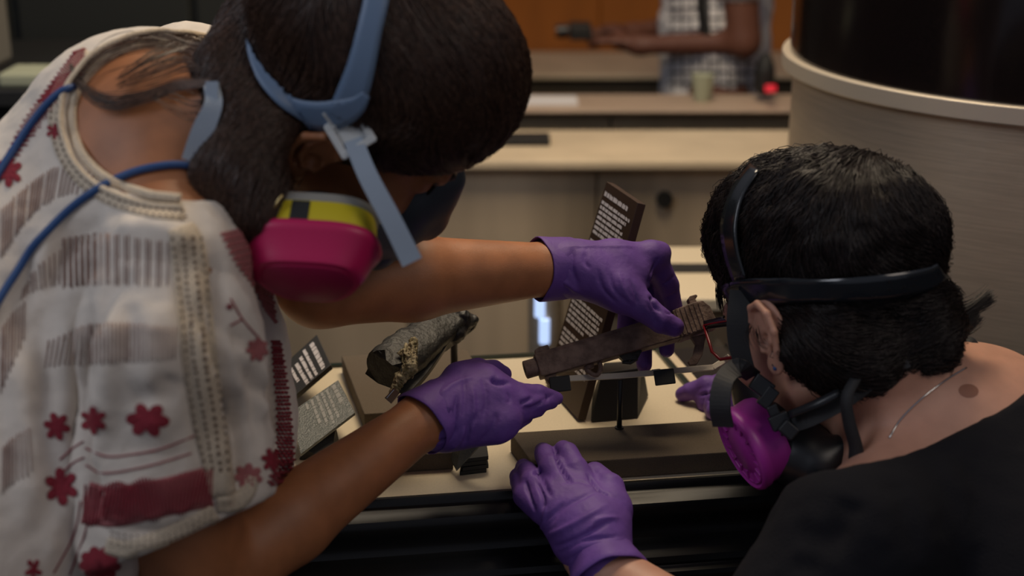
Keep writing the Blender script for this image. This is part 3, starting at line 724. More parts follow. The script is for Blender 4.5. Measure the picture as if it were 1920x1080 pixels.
Sl.box(P(332, 1088, 1.14), (.16, .20, .034), np.array([V3(1, .40, .1), V3(0, 0, 1), V3(-.40, 1, .0)]), .004, sub=True, rnd=.006)
Sl.cone(P(298, 980, 1.14), P(300, 1120, 1.15), .046, .052, .003, sub=True); Sl.cone(P(432, 940, 1.155), P(436, 1010, 1.155), .022, .026, .003, sub=True)
v2_, f2_ = Sl.mesh(2)
vb = np.vstack([v1_, v2_]); fb_ = np.vstack([f1_, f2_ + len(v1_)])
Bb = bvh(vb, fb_)
folds = [([(165, 560), (150, 700), (160, 860), (185, 980)], .008, -.010), ([(120, 560), (110, 700), (118, 860), (150, 1060)], .012, .006),
 ([(215, 560), (205, 700), (200, 850)], .010, .004), ([(335, 480), (350, 620), (360, 760), (385, 900)], .006, -.0028), ([(290, 560), (285, 700), (300, 860)], .012, .003),
 ([(395, 470), (415, 600), (430, 720), (470, 830)], .008, -.007), ([(450, 640), (480, 700), (490, 800)], .009, .005), ([(430, 760), (452, 830), (445, 930)], .007, -.006),
 ([(440, 600), (470, 660), (478, 720), (500, 760)], .006, -.005), ([(405, 800), (415, 900), (420, 950)], .007, .003), ([(505, 640), (512, 760), (520, 880)], .006, -.005),
 ([(210, 430), (300, 430), (370, 470)], .012, .004), ([(60, 480), (90, 640), (95, 800)], .012, -.005), ([(30, 600), (50, 800), (60, 1000)], .014, .005),
 ([(200, 400), (120, 470), (90, 560)], .010, -.004), ([(250, 500), (200, 560), (180, 640)], .010, -.003), ([(330, 700), (300, 740), (240, 750)], .012, -.003),
 ([(365, 560), (400, 640), (420, 700)], .006, -.004), ([(230, 990), (300, 1000), (370, 975)], .006, -.002), ([(520, 560), (528, 700), (530, 800)], .005, .002)]
folds = [(p, w_, a * 2.1) for p, w_, a in folds]
folds += [([(60, 420), (35, 560), (40, 720)], .012, -.006), ([(100, 420), (75, 520), (70, 620)], .010, .006), ([(240, 560), (250, 690)], .008, -.003), ([(180, 700), (190, 800), (175, 900)], .007, .004), ([(390, 540), (440, 620), (470, 740), (478, 860)], .008, -.006), ([(420, 500), (470, 600), (500, 700)], .008, .005), ([(430, 700), (460, 760), (470, 850)], .007, .006), ([(130, 900), (100, 980), (90, 1070)], .009, .005)]
vb = sculpt(vb, fb_, folds, Bb, 1.15)
vb = wrinkle(vb, fb_, .0011, 22)
Bb = bvh(vb, fb_); Bc = bvh(np.vstack([vb, body_w[0]]), np.vstack([fb_, np.asarray(body_w[1]) + len(vb)]))
blouse = obj('blouse', (vb, fb_), M['cloth'], woman)
def bpart(name, parts, m):
    o = obj(name, parts, M[m], blouse, smooth=True)
    if name not in ('embroidered_flower', 'neck_braid'): o['kind'] = 'stuff'
    return o
FB = 1.2
# neckline braid
NK = [(425, 46), (370, 38), (310, 34), (255, 42), (205, 64), (165, 98), (143, 140), (138, 185), (152, 235), (180, 282), (222, 318), (280, 345), (335, 368), (372, 395)]
def snap(x, y, c=(285, 205)):
    for t in np.arange(.75, 1.5, .01):
        X_, Y_ = c[0] + (x - c[0]) * t, c[1] + (y - c[1]) * t; a = hit(Bb, X_, Y_); b = hit(Bc, X_, Y_)
        if a is not None and np.linalg.norm(a[0] - b[0]) < .001: return (X_ + (x - c[0]) * .02, Y_ + (y - c[1]) * .02)
    return (x, y)
NK = [snap(*q) for q in NK[:-1]]; c0 = np.array([285, 205])
def grow(k): return [tuple(c0 + (np.array(q) - c0) * (1 + k / np.linalg.norm(np.array(q) - c0))) for q in NK]
bpart('neck_braid', [cord_on(Bb, NK, .0042, .001, fb=FB), cord_on(Bb, grow(13), .0026, fb=FB)], 'lace')
# lace bands
bpart('lace_band', [ribbon_on(Bb, [(*q, 11) for q in grow(24)[5:]], .0003, .0009, fb=FB),
                    ribbon_on(Bb, [(338, 425, 24), (352, 470, 32), (362, 560, 34), (375, 680, 34), (390, 780, 32), (405, 860, 28), (418, 930, 24)], .0003, .0009, fb=FB, across=8),
                    ribbon_on(Bb, [(200, 1022, 14), (240, 1030, 16), (300, 1012, 18), (360, 986, 18), (402, 960, 15)], .0004, .0012, fb=FB),
                    ribbon_on(Bb, [(405, 946, 14), (440, 942, 16), (464, 920, 14), (472, 892, 10)], .0004, .0012, fb=FB)], 'lace')
holes = []
def hole_row(path, step, a, b, jit=0):
    c = spline(path, 30); L = np.concatenate([[0], np.cumsum(np.linalg.norm(np.diff(c, axis=0), axis=1))])
    for s in np.arange(step / 2, L[-1], step):
        i = np.searchsorted(L, s); i = min(max(i, 1), len(c) - 1); d = c[i] - c[i - 1]
        holes.append(disc_on(Bb, c[i][0], c[i][1], b, a, math.atan2(d[1], d[0]), .0014, 8, FB))
for dx, st, a, b in ((-22, 15, 2.4, 4), (-4, 12, 2.6, 4), (14, 14, 3.2, 4.6), (30, 16, 2.2, 3.2)):
    hole_row([(345 + dx, 440), (358 + dx, 560), (370 + dx, 680), (386 + dx, 780), (402 + dx * .8, 880)], st, a, b)
for k in (19, 30): hole_row(grow(k)[7:], 12, 2.0, 3.2)
for k in (0, 1, 2): hole_row([(205, 994 + 10 * k), (250, 1004 + 9 * k), (300, 999 + 9 * k), (350, 980 + 9 * k), (392, 955 + 9 * k)], 12, 1.6, 2.6)
bpart('lace_holes', holes, 'hole')
# bands of brown warp stripes
st = []
def stripes(top, bot, n, hw=1.0, dash=False):
    a = spline(top, 20); b = spline(bot, 20)
    for i in range(n):
        t = i / (n - 1); p = a[int(t * (len(a) - 1))]; q = b[int(t * (len(b) - 1))]
        j = rng.uniform(-2, 2, 2); p = p + [0, j[0]]; q = q + [0, j[1]]
        pts = [(*(p * (1 - s) + q * s), hw * rng.uniform(.75, 1.15)) for s in (0, .5, 1)]
        st.append(ribbon_on(Bb, pts, .0004, .0005, n=3, across=1, fb=FB))
stripes([(118, 446), (200, 438), (328, 456)], [(120, 540), (200, 534), (326, 538)], 27)
stripes([(45, 540), (70, 500), (112, 466)], [(40, 560), (74, 542), (112, 534)], 10)
stripes([(4, 392), (60, 342), (120, 312), (208, 334)], [(2, 486), (52, 414), (110, 372), (200, 356)], 28)
stripes([(168, 608), (240, 606), (328, 612)], [(168, 684), (240, 680), (326, 674)], 22)
stripes([(92, 640), (130, 622), (162, 610)], [(84, 692), (120, 684), (160, 686)], 9)
stripes([(4, 612), (24, 586), (46, 566)], [(2, 738), (22, 690), (44, 640)], 8)
stripes([(6, 838), (26, 818), (54, 802)], [(4, 926), (26, 908), (60, 886)], 9)
bpart('woven_stripes', st, 'brown_thread')
# red embroidered flowers
def flower(cx, cy, r, m='red', n=7, sq=.8, rot=0):
    parts = [disc_on(Bb, cx, cy, r * .42, r * .5, rot, .0010, 10, FB)]
    for k in range(n):
        a = rot + 2 * math.pi * k / n; parts.append(disc_on(Bb, cx + r * .66 * math.cos(a), cy + r * .66 * sq * math.sin(a), r * .42, r * .31, math.atan2(math.sin(a) * sq, math.cos(a)), .0010, 9, FB))
        parts.append(disc_on(Bb, cx + r * .36 * math.cos(a + .4), cy + r * .36 * sq * math.sin(a + .4), r * .26, r * .16, a + .4, .0012, 8, FB))
    return bpart('embroidered_flower', parts, m)
for f in ((277, 787, 38, 'red', 6, .72, .1), (176, 788, 24, 'red', 6, 1.1, .5), (106, 800, 24, 'red', 6, 1.1, .2), (115, 912, 32, 'red', 6, 1.1, .4), (465, 893, 25, 'pinkthread', 7, .9, .3),
          (507, 862, 18, 'red', 6, 1.3, .2), (481, 655, 20, 'pinkthread', 7, 1.1, .3), (104, 247, 16, 'red', 6, 1.0, .6), (18, 322, 24, 'red', 6, 1.3, .6), (188, 1056, 36, 'red', 9, .8, .2),
          (62, 1068, 16, 'red', 5, 1.5, .3), (432, 942, 7, 'red', 5, 1, 0), (430, 575, 6, 'red', 5, 1, 0)): flower(*f)
vines = []
for l in ([(160, 840), (200, 856), (250, 852), (300, 842), (365, 817)], [(161, 872), (190, 887), (240, 882), (300, 868), (358, 850)], [(112, 862), (135, 842), (157, 828)], [(118, 885), (138, 868), (158, 858)],
          [(100, 1075), (140, 1000), (152, 940)], [(130, 1078), (160, 1000), (168, 950)], [(432, 560), (455, 600), (490, 640), (500, 660)], [(432, 610), (452, 600)]):
    vines.append(cord_on(Bb, l, .0007, fb=FB, sides=6))
bpart('embroidered_vine', vines, 'red')
# red woven borders: many short stitches
def stitches(name, left, right, rows, cols, hw, m='red', vertical=False, skip=.0, zig=0):
    a = spline(left, 30); b = spline(right, 30); parts = []
    for i in range(rows):
        t0, t1 = i / rows, (i + .72) / rows
        for j in range(cols):
            if rng.random() < skip: continue
            s0, s1 = j / cols, (j + .82) / cols; z = zig * ((i % 2) - .5) / cols
            def pt(t, s):
                p = a[int(t * (len(a) - 1))]; q = b[int(t * (len(b) - 1))]; return p * (1 - s) + q * s
            p, q = (pt(t0, s0 + z), pt(t0 + (t1 - t0) * .4, s1 + z)); L_ = np.linalg.norm(q - p)
            parts.append(ribbon_on(Bb, [(*p, hw), (*((p + q) / 2), hw * 1.2), (*q, hw)], .0005, .0009, n=1, across=1, fb=FB))
    return bpart(name, parts, m)
bpart('hem_panel', [ribbon_on(Bb, [(160, 942, 40), (215, 952, 36), (280, 938, 36), (340, 925, 36), (392, 912, 38)], .0002, .0004, fb=FB, across=10)], 'pinkthread')
hs = []
for i in range(36):
    t = i / 35; x = 160 + 234 * t; yt = 908 + 8 * math.sin(t * 3.1) - 34 * t + 10 * math.sin(t * 22) * .4; yb = 982 + 10 * math.sin(t * 3.1) - 36 * t + 5 * math.sin(t * 26)
    sk = 10 * math.sin(t * 9)
    hs.append(ribbon_on(Bb, [(x + sk, yt, 1.2), (x + sk * .3, (yt + yb) / 2, 1.6), (x - sk * .4, yb, 1.2)], .0007, .0008, n=3, across=1, fb=FB))
bpart('hem_stitches', hs, 'red')
stitches('front_border_stitches', [(508, 640), (514, 700), (520, 780), (516, 850), (500, 915)], [(527, 640), (536, 700), (545, 780), (551, 850), (552, 905)], 44, 4, 1.9, zig=.5)
stitches('chest_stitches', [(415, 440), (440, 490), (470, 530), (500, 585)], [(450, 432), (486, 478), (508, 540), (517, 612)], 26, 5, 2.6, 'pinkthread', zig=.6)
stitches('shoulder_stitches', [(138, 100), (95, 160), (45, 230), (0, 318)], [(162, 92), (150, 140), (100, 205), (4, 340)], 46, 9, 1.1, zig=1)
# blue cord across the back
tag(obj('lanyard_cord', [cord_on(Bc, [(-60, 840), (-45, 690), (-12, 585), (30, 510), (95, 430), (165, 370), (240, 330), (305, 314), (352, 312), (375, 318)], .0033, .0008, fb=FB), cord_on(Bb, [(-70, 520), (-50, 430), (-12, 350), (40, 268), (95, 195), (143, 155)], .0033, .0008, fb=FB)], M['bluecord'], woman), 'dark blue cord')

# ---- hair
Hc = Sdf(.0034)
Hc.ell(WH.p(0, -.010, .056), np.array([.085, .108, .093]) * WH.k, WH.M, .02)
Hc.ell(WH.p(0, .030, .075), np.array([.074, .080, .078]) * WH.k, WH.M, .02)
for (a, b, ra, rb_) in (((520, 120, 1.205), (460, 170, 1.19), .048, .038), ((462, 160, 1.185), (472, 240, 1.165), .040, .036), ((472, 240, 1.165), (447, 335, 1.145), .036, .034), ((447, 335, 1.145), (464, 405, 1.13), .034, .019), ((505, 335, 1.16), (480, 400, 1.14), .020, .018), ((530, 200, 1.185), (495, 250, 1.165), .030, .026), ((490, 60, 1.22), (450, 180, 1.18), .036, .034)):
    Hc.cone(P(*a), P(*b), ra, rb_, .02)
Hc.ell(WH.p(0, .097, -.030), np.array([.098, .072, .078]) * WH.k, WH.M, .010, sub=True)
Hc.cone(WH.p(.094, -.006, -.022), WH.p(.094, .004, .014), .029, .026, .006, sub=True); Hc.cone(WH.p(.085, .02, -.03), WH.p(.08, .07, -.005), .024, .028, .008, sub=True)
hv, hf = Hc.mesh(2); Hb = bvh(hv, hf)
hairmass = obj('hair', (hv, hf), M['scalp'], woman)
def hair_strands(Bv, hv, hf, guides, n, steps, step, r, m, parent, seed, fb=1.15, name='hair_strands', clump=.4, lift=.0012, dens=None, jit=.16, twist=0, liftmax=.004):
    """strands that follow the guide strokes over the hair mass"""
    R = np.random.default_rng(seed); GP = []; GT = []
    for g in guides:
        q = np.array([hit(Bv, x, y, fb)[0] for x, y in spline(g, 3)]); t = np.gradient(q, axis=0); t /= np.linalg.norm(t, axis=1)[:, None] + 1e-9
        GP.append(q); GT.append(t)
    GP = np.vstack(GP); GT = np.vstack(GT); f = np.asarray(hf); c = hv[f].mean(1)
    ar = np.linalg.norm(np.cross(hv[f[:, 2]] - hv[f[:, 0]], hv[f[:, 3]] - hv[f[:, 1]]), axis=1)
    nn = np.cross(hv[f[:, 2]] - hv[f[:, 0]], hv[f[:, 3]] - hv[f[:, 1]]); face = ((c - CAM) * nn).sum(1) < 0
    pr = ar * np.where(face, 1, .35)
    if dens is not None: pr = pr * dens(c)
    idx = R.choice(len(f), n, p=pr / pr.sum()); p = c[idx] + R.normal(0, .0015, (n, 3)); off = R.uniform(.2, 1, n) * lift
    path = [];  jitter = R.normal(0, jit, (n, 3)); 
    cl = np.array([mnoise.noise_vector(Vector(q * 45)) for q in p])
    for s in range(steps):
        d2 = ((p[:, None, :] - GP[None]) ** 2).sum(2); wgt = 1 / (d2 + 2e-4) ** 2; d = (wgt[:, :, None] * GT[None]).sum(1); d /= np.linalg.norm(d, axis=1)[:, None] + 1e-9
        d = d + jitter * .6 + cl * clump
        q = np.empty_like(p); nr = np.empty_like(p)
        for i in range(n):
            h_ = Bv.find_nearest(Vector(p[i])); q[i] = h_[0]; nr[i] = h_[1]
        d -= nr * (d * nr).sum(1)[:, None]; d /= np.linalg.norm(d, axis=1)[:, None] + 1e-9
        lf = off + lift * .8 * math.sin(3.1 * s / steps) + (liftmax * (R.random(n) ** 8) * s / steps if s else 0)
        path.append(q + nr * np.asarray(lf).reshape(-1, 1)); p = q + d * step
    path = np.stack(path, 1)                                       # n, steps, 3
    T = np.gradient(path, axis=1); T /= np.linalg.norm(T, axis=2)[:, :, None] + 1e-9
    u = np.cross(T, R.normal(size=(n, 1, 3))); u /= np.linalg.norm(u, axis=2)[:, :, None] + 1e-9; v = np.cross(T, u)
    prof = np.clip(np.sin(np.linspace(.25, 3.0, steps)), .15, 1)[None, :, None] * (r * R.uniform(.6, 1.35, n))[:, None, None]
    rings = np.stack([path + prof * (math.cos(a) * u + math.sin(a) * v) for a in (0, 2.094, 4.188)], 2)   # n, steps, 3, 3
    V = rings.reshape(-1, 3); base = (np.arange(n) * steps * 3)[:, None, None] + (np.arange(steps - 1) * 3)[None, :, None]
    F = np.stack([np.stack([base[:, :, 0] + k, base[:, :, 0] + (k + 1) % 3, base[:, :, 0] + 3 + (k + 1) % 3, base[:, :, 0] + 3 + k], -1) for k in range(3)], 2).reshape(-1, 4)
    o = obj(name, (V, F), M[m], parent); o['kind'] = 'stuff'; return o
WG = [[(700, -20), (740, 60), (800, 150), (850, 240), (870, 300)], [(800, -20), (870, 60), (930, 150), (940, 230), (900, 300)], [(620, 40), (650, 130), (690, 220), (740, 290), (820, 320)],
      [(560, 20), (520, 90), (490, 160), (440, 230), (400, 300)], [(640, 190), (580, 215), (520, 240), (450, 300), (430, 370)], [(700, 240), (640, 245), (570, 240), (510, 280), (470, 350), (470, 410)], [(500, -10), (470, 60), (440, 130), (400, 190)],
      [(760, 250), (700, 265), (650, 265)], [(540, 300), (510, 350), (485, 400)]]
hair_strands(Hb, hv, hf, WG, 12000, 14, .0078, .00042, 'hair', woman, 3, clump=.38, lift=.0018, liftmax=.004, jit=.07)
# loose tresses over the back
R_ = random.Random(11); tr_ = []
base_back = bvh(*body_w)
def tress(pts, n, r, spread, lift=.008, d=None):
    for k in range(n):
        o_ = R_.gauss(0, 1); oy = R_.gauss(0, 1); q = []
        sp_ = spline(pts, 5)
        for i, (x, y) in enumerate(sp_):
            t = i / (len(sp_) - 1); e = spread * (.5 + .8 * math.sin(3.1 * t)); x_, y_ = x + o_ * e * .4, y + oy * e
            h1 = hit(base_back, x_, y_, 1.2); h2 = hit(Bb, x_, y_, None); a = h1[0] + h1[1] * lift * (1 + .5 * R_.random() * t)
            if h2 is not None and np.linalg.norm(h2[0] - CAM) < np.linalg.norm(a - CAM): a = h2[0] + h2[1] * .003
            h3 = Hb.ray_cast(Vector(CAM), Vector(nrm(P(x_, y_, 1) - CAM)))
            if h3[0] is not None and (Vector(a) - Vector(CAM)).length > h3[3]: a = np.array(h3[0]) + np.array(h3[1]) * .001
            q.append(a)
        q = np.array(q); q[1:-1] = (q[:-2] + 2 * q[1:-1] + q[2:]) / 4
        rr = [r * R_.uniform(.6, 1.3) * (1 - .75 * i / (len(q) - 1)) for i in range(len(q))]
        tr_.append(tube(q, rr, 4, False))
tress([(400, 125), (340, 98), (270, 92), (205, 112), (170, 145), (150, 165)], 42, .00045, 10)
tress([(400, 165), (340, 172), (270, 195), (215, 202), (175, 185), (148, 150), (135, 128)], 42, .0005, 5)
tress([(410, 120), (350, 120), (290, 140), (230, 170)], 40, .0006, 14)
tress([(440, 90), (380, 50), (330, 20), (280, 15)], 40, .0005, 16); tress([(420, 60), (390, 20), (420, -10)], 40, .0006, 14)
tress([(410, 190), (370, 210), (330, 200), (290, 190)], 16, .0004, 12); tress([(400, 100), (360, 60), (330, 70), (285, 80)], 20, .0004, 14)
tress([(600, 250), (560, 300), (530, 350), (500, 390)], 30, .0005, 10, .002)
o = obj('loose_hair', tr_, M['hair'], woman); o['kind'] = 'stuff'

# ---- respirator of the woman: a thing worn, part of the person
resp = bpy.data.objects.new('respirator', None); COL.objects.link(resp); resp.parent = woman; resp.location = np.array(WH.p(0, .1, -.04)) - np.array(woman.location)
def hit_hair(px, py): return hit(Hb, px, py, 1.12)
cr = obj('head_cradle', [ribbon_on(Hb, [(473, 82, 2), (478, 112, 9), (496, 150, 16), (528, 184, 21), (566, 203, 24), (606, 208, 25), (642, 204, 25), (672, 190, 18), (690, 170, 8)], .006, .0022, fb=1.12),
                         ribbon_on(Hb, [(640, 212, 22), (664, 170, 28), (680, 120, 25), (693, 60, 22), (706, 0, 22), (712, -40, 22), (690, -90, 22)], .006, .0022, fb=1.12)], M['bluegrey'], resp)
h0 = hit_hair(620, 205); h1 = hit_hair(655, 250)
nb = -AF
obj('buckle_slot', [ribbon_free([h0[0] + nb * .006, h1[0] + nb * .008], [.0075, .0085], nb, .002, n=2)], M['clear'], resp, smooth=False, bevel=.0006)
bc = P(657, 250, float((h1[0] - CAM) @ AF) - .012); bx = V3(.83, .50, 0); by = V3(.5, -.83, 0)
bk_ = [boxm(bc + bx * s * .0130, (.006, .030, .005), [bx, by, nb]) for s in (-1, 1)] + [boxm(bc + by * s * .0130, (.030, .006, .0055), [bx, by, nb]) for s in (-1, 1)] + [boxm(bc - nb * .002, (.026, .026, .002), [bx, by, nb])]
obj('buckle', bk_, M['clear'], resp, smooth=False, bevel=.0008)
dS = float((bc - CAM) @ AF)
obj('strap_tail', ribbon_free([P(662, 262, dS), P(690, 330, dS - .012), P(730, 405, dS - .015), P(773, 492, dS - .012)], [.0075, .0078, .0080, .0085], nrm(nb + .25 * AU), .0014), M['strap'], resp, smooth=False)
obj('tension_strap', ribbon_free([P(668, 262, dS + .004), P(700, 360, dS + .02), P(712, 420, dS + .03)], [.005, .005, .005], nb, .0014), M['greyp'], resp, smooth=False)
obj('neck_strap', [ribbon_free([P(396, 160, 1.130), P(400, 195, 1.120), P(380, 245, 1.118), P(360, 303, 1.122)], [.006, .007, .0085, .0085], nrm(nb + .3 * AX), .0014), boxm(P(398, 172, 1.124), (.010, .016, .004), [AX, AU, AF])], M['strap'], resp, smooth=False)
obj('neck_cord', tube(spline([P(530, 365, 1.12), P(505, 400, 1.12), P(480, 440, 1.125), P(468, 470, 1.13)], 5), .0012, 6), M['gold'], resp)
# facepiece
S = Sdf(.0028)
S.ell(WH.p(0, .098, -.042), np.array([.048, .036, .052]) * WH.k, WH.M, .01); S.cone(WH.p(0, .110, .000), WH.p(0, .122, -.045), .017, .020, .012)
S.cone(WH.p(0, .116, -.048), WH.p(.055, .098, -.062), .022, .024, .012); S.cone(WH.p(0, .116, -.048), WH.p(-.055, .098, -.062), .022, .024, .012)
S.ell(WH.p(0, .134, -.052), np.array([.018, .012, .018]), WH.M, .004)
obj('facepiece', S.mesh(1), M['darkmask'], resp)
# cartridges
def shape_loop(c, X_, Y_, w_, h_, taper, pw, n=40):
    out = []
    for k in range(n):
        a = 2 * math.pi * k / n; x = math.copysign(abs(math.cos(a)) ** pw, math.cos(a)); y = math.copysign(abs(math.sin(a)) ** pw, math.sin(a))
        out.append(c + X_ * x * w_ * (1 - taper * (y < 0) * -y) + Y_ * y * h_)
    return np.array(out)
def cartridge(c, A, X_, w_, h_, dp, taper=.35):
    """c centre of the back rim, A axis pointing outwards"""
    A = nrm(A); X_ = nrm(X_ - A * (X_ @ A)); Y_ = np.cross(A, X_)
    if Y_ @ AU < 0: Y_ = -Y_
    t = bpy.data.objects.new('cartridge', None)
    L = lambda items: loft([shape_loop(c + A * z, X_, Y_, w_ * s, h_ * s, taper, .62) for z, s in items])
    return dict(rim=L([(-.006, .80), (-.004, .92), (.002, .95), (.004, .92)]), label=L([(.003, .90), (.004, .93), (.025, .965), (.026, .90)]),
                shell=L([(.024, .90), (.024, 1.02), (.027, 1.05), (.032, 1.04), (.034, .99), (.052, .84), (.057, .78), (.0575, .70)]),
                face=L([(.054, .68), (.0585, .675), (.0595, .64), (.0595, .10)])), A, X_, Y_, L
cc = P(592, 417, 1.165); Ax_ = V3(-.05, -.86, -.50)
parts, A_c, X_c, Y_c, Lc = cartridge(cc, Ax_, V3(.95, -.22, -.1), .0545, .041, .05)
cart = obj('cartridge', parts['shell'], M['pink'], resp, sharp=50)
# third level is the limit, so the rest of the cartridge are siblings of its shell
obj('cartridge_rim', parts['rim'], M['greyp'], resp, sharp=50); obj('cartridge_label', parts['label'], M['yellow'], resp, sharp=50); obj('cartridge_face', parts['face'], M['pinkd'], resp, sharp=50)
# black square printed on the yellow label: thin curved patch following the label's wall
# patch where the wall faces the camera above the shell
loopA = shape_loop(cc + A_c * .0045, X_c, Y_c, .0545 * .936, .041 * .936, .35, .62, 200); loopB = shape_loop(cc + A_c * .0245, X_c, Y_c, .0545 * .969, .041 * .969, .35, .62, 200)
def to_px(q): r = q - CAM; d = r @ AF; return 960 + r @ AX / d * FPX, 540 - r @ AU / d * FPX
sel = [i for i in range(200) if 541 < to_px(loopB[i])[0] < 588 and to_px(loopB[i])[1] < to_px(cc)[1] + 20]
best = [i for i in sel if (loopB[i] - cc) @ Y_c > 0] 
if len(best) > 2:
    best.sort(key=lambda i: to_px(loopB[i])[0]); o_ = [nrm(loopB[i] - cc) * .0006 for i in best]
    pv = [loopA[i] + e for i, e in zip(best, o_)] + [loopB[i] + e for i, e in zip(best, o_)]; m_ = len(best)
    obj('label_square', (np.array(pv), [(i, i + 1, m_ + i + 1, m_ + i) for i in range(m_ - 1)]), M['black'], resp, smooth=False)
c2_ = WH.p(-.070, .075, -.090); p2, *_ = cartridge(c2_, WH.M[1] * .6 - WH.M[0] * .6 - WH.M[2] * .4, WH.M[2], .045, .036, .05)
obj('cartridge', p2['shell'], M['pink'], resp, sharp=50); obj('cartridge_label', p2['label'], M['yellow'], resp, sharp=50)
S = Sdf(.003); S.cone(WH.p(.045, .105, -.055), cc, .022, .026, .01); obj('cartridge_port', S.mesh(1), M['darkmask'], resp)

# ---- gloves
def glove(name, prims, person, creases, h=.0019, fb=1.4, wr=(.00022, 45), sub=(), label=None):
    S = Sdf(h)
    for q in prims: S.cone(P(*q[0]), P(*q[1]), q[2] * (.95 if q[2] < .0136 else 1), q[3] * (.95 if q[2] < .0136 else 1), q[4] * (.5 if q[2] < .0156 else 1))
    creases = [(p, w_ * .85, a * 1.7) for p, w_, a in creases]
    for q in sub: S.cone(P(*q[0]), P(*q[1]), q[2], q[3], .002, sub=True)
    V, F = S.mesh(1); b = bvh(V, F)
    V = sculpt(V, F, creases, b, fb); V = wrinkle(V, F, wr[0], wr[1])
    return obj(name, (V, F), M['glove'], person)
def cuff(prev, rad, w_, amp, nseg=40, axis=None, flare=1.12, thick=.0012, seed=0, waves=5):
    """open ruffled cuff sleeve round a wrist: prev = two points along the arm (outer end first)"""
    a, b = prev; T = nrm(b - a); u = nrm(np.cross(T, [0, 0, 1])); v = np.cross(T, u); L = []; R = random.Random(seed); ph = [R.uniform(0, 6.3) for _ in range(4)]
    prof = [(0, flare, 1), (.15, flare * .995, .9), (.4, flare * .5 + .49, .7), (.7, .985, .6), (1.0, .965, .4)]
    for t, f, am in prof:
        L.append(np.array([a + (b - a) * (t + .05 * math.sin(2 * k_ + ph[0]) * (t < .2)) + (rad * f + amp * am * (math.sin(waves * k_ + ph[1] + t * 2) + .6 * math.sin((waves + 3) * k_ + ph[2] - t * 3))) * (math.cos(k_) * u + math.sin(k_) * v) for k_ in np.linspace(0, 2 * math.pi, nseg, endpoint=False)]))
    inner = [l + (a + (b - a) * t - l) / np.linalg.norm(l - (a + (b - a) * t), axis=1)[:, None] * thick * 1.3 for l, (t, f, am) in zip(L, prof)]
    lp = [L[0] + (inner[0] - L[0]) * .5 - T * .0012]
    return loft(inner[::-1] + lp + L, False, False)
# her right hand (nearer, lower)
gR = glove('glove', [((792, 790, 1.365), (835, 775, 1.38), .0285, .0310, .008), ((835, 775, 1.38), (880, 752, 1.388), .031, .028, .01), ((830, 768, 1.375), (905, 718, 1.395), .027, .020, .01), ((835, 790, 1.375), (925, 745, 1.385), .026, .021, .01),
   ((835, 795, 1.375), (945, 785, 1.378), .024, .018, .01), ((840, 800, 1.375), (930, 800, 1.375), .019, .017, .01),
   ((915, 722, 1.392), (965, 738, 1.396), .0165, .0125, .007), ((965, 738, 1.396), (1008, 738, 1.41), .0112, .0098, .005), ((1008, 738, 1.41), (1044, 747, 1.425), .0098, .0070, .004),
   ((925, 750, 1.385), (975, 756, 1.39), .016, .0118, .006), ((975, 756, 1.39), (1012, 756, 1.405), .0108, .0092, .004), ((1012, 756, 1.405), (1034, 754, 1.418), .0090, .0075, .004),
   ((940, 782, 1.380), (975, 772, 1.392), .0150, .0112, .006), ((975, 772, 1.392), (1008, 768, 1.408), .0105, .0080, .004),
   ((935, 800, 1.376), (965, 790, 1.395), .0125, .0100, .006), ((965, 790, 1.395), (985, 782, 1.41), .0098, .0080, .004),
   ((862, 712, 1.395), (895, 698, 1.415), .0180, .0145, .008), ((895, 698, 1.415), (925, 695, 1.438), .0130, .0115, .005), ((925, 695, 1.438), (943, 702, 1.446), .0112, .0095, .004)], woman,
   [([(857, 735), (853, 790), (838, 830)], .0022, -.0022), ([(905, 705), (912, 745), (905, 800)], .003, -.0010), ([(885, 720), (888, 770), (880, 830)], .0025, .0012), ([(1000, 745), (985, 753), (975, 757)], .0022, -.0022),
    ([(1020, 752), (1000, 764), (980, 765)], .0020, -.0020), ([(895, 835), (925, 800), (930, 770)], .003, -.0012), ([(870, 840), (880, 800), (895, 775)], .0025, -.0012), ([(812, 800), (835, 800), (850, 760)], .003, -.0016),
    ([(930, 705), (925, 716), (945, 722)], .0022, -.0020), ([(1022, 740), (1028, 748), (1020, 756)], .0016, -.0010), ([(820, 745), (850, 720), (890, 705)], .003, .0010), ([(950, 735), (956, 748), (952, 758)], .002, -.0008),
    ([(820, 830), (842, 820), (860, 800)], .0022, -.0016), ([(845, 845), (862, 825), (872, 800)], .0022, .0014), ([(918, 712), (938, 716), (958, 718)], .0028, -.0028), ([(1040, 738), (1028, 745), (1012, 752)], .0014, -.0008), ([(838, 745), (842, 790), (832, 835)], .002, .0010), ([(868, 700), (872, 740), (868, 790)], .0022, -.0009)])
tag(gR, 'purple glove on the lower, nearer arm')
cd_ = nrm(P(792, 790, 1.365) - We_r)
obj('cuff', cuff((P(795, 790, 1.363) - cd_ * .004, P(795, 790, 1.363) + cd_ * .030), .0305, .03, .0007, flare=1.09, seed=4), M['glove'], gR)
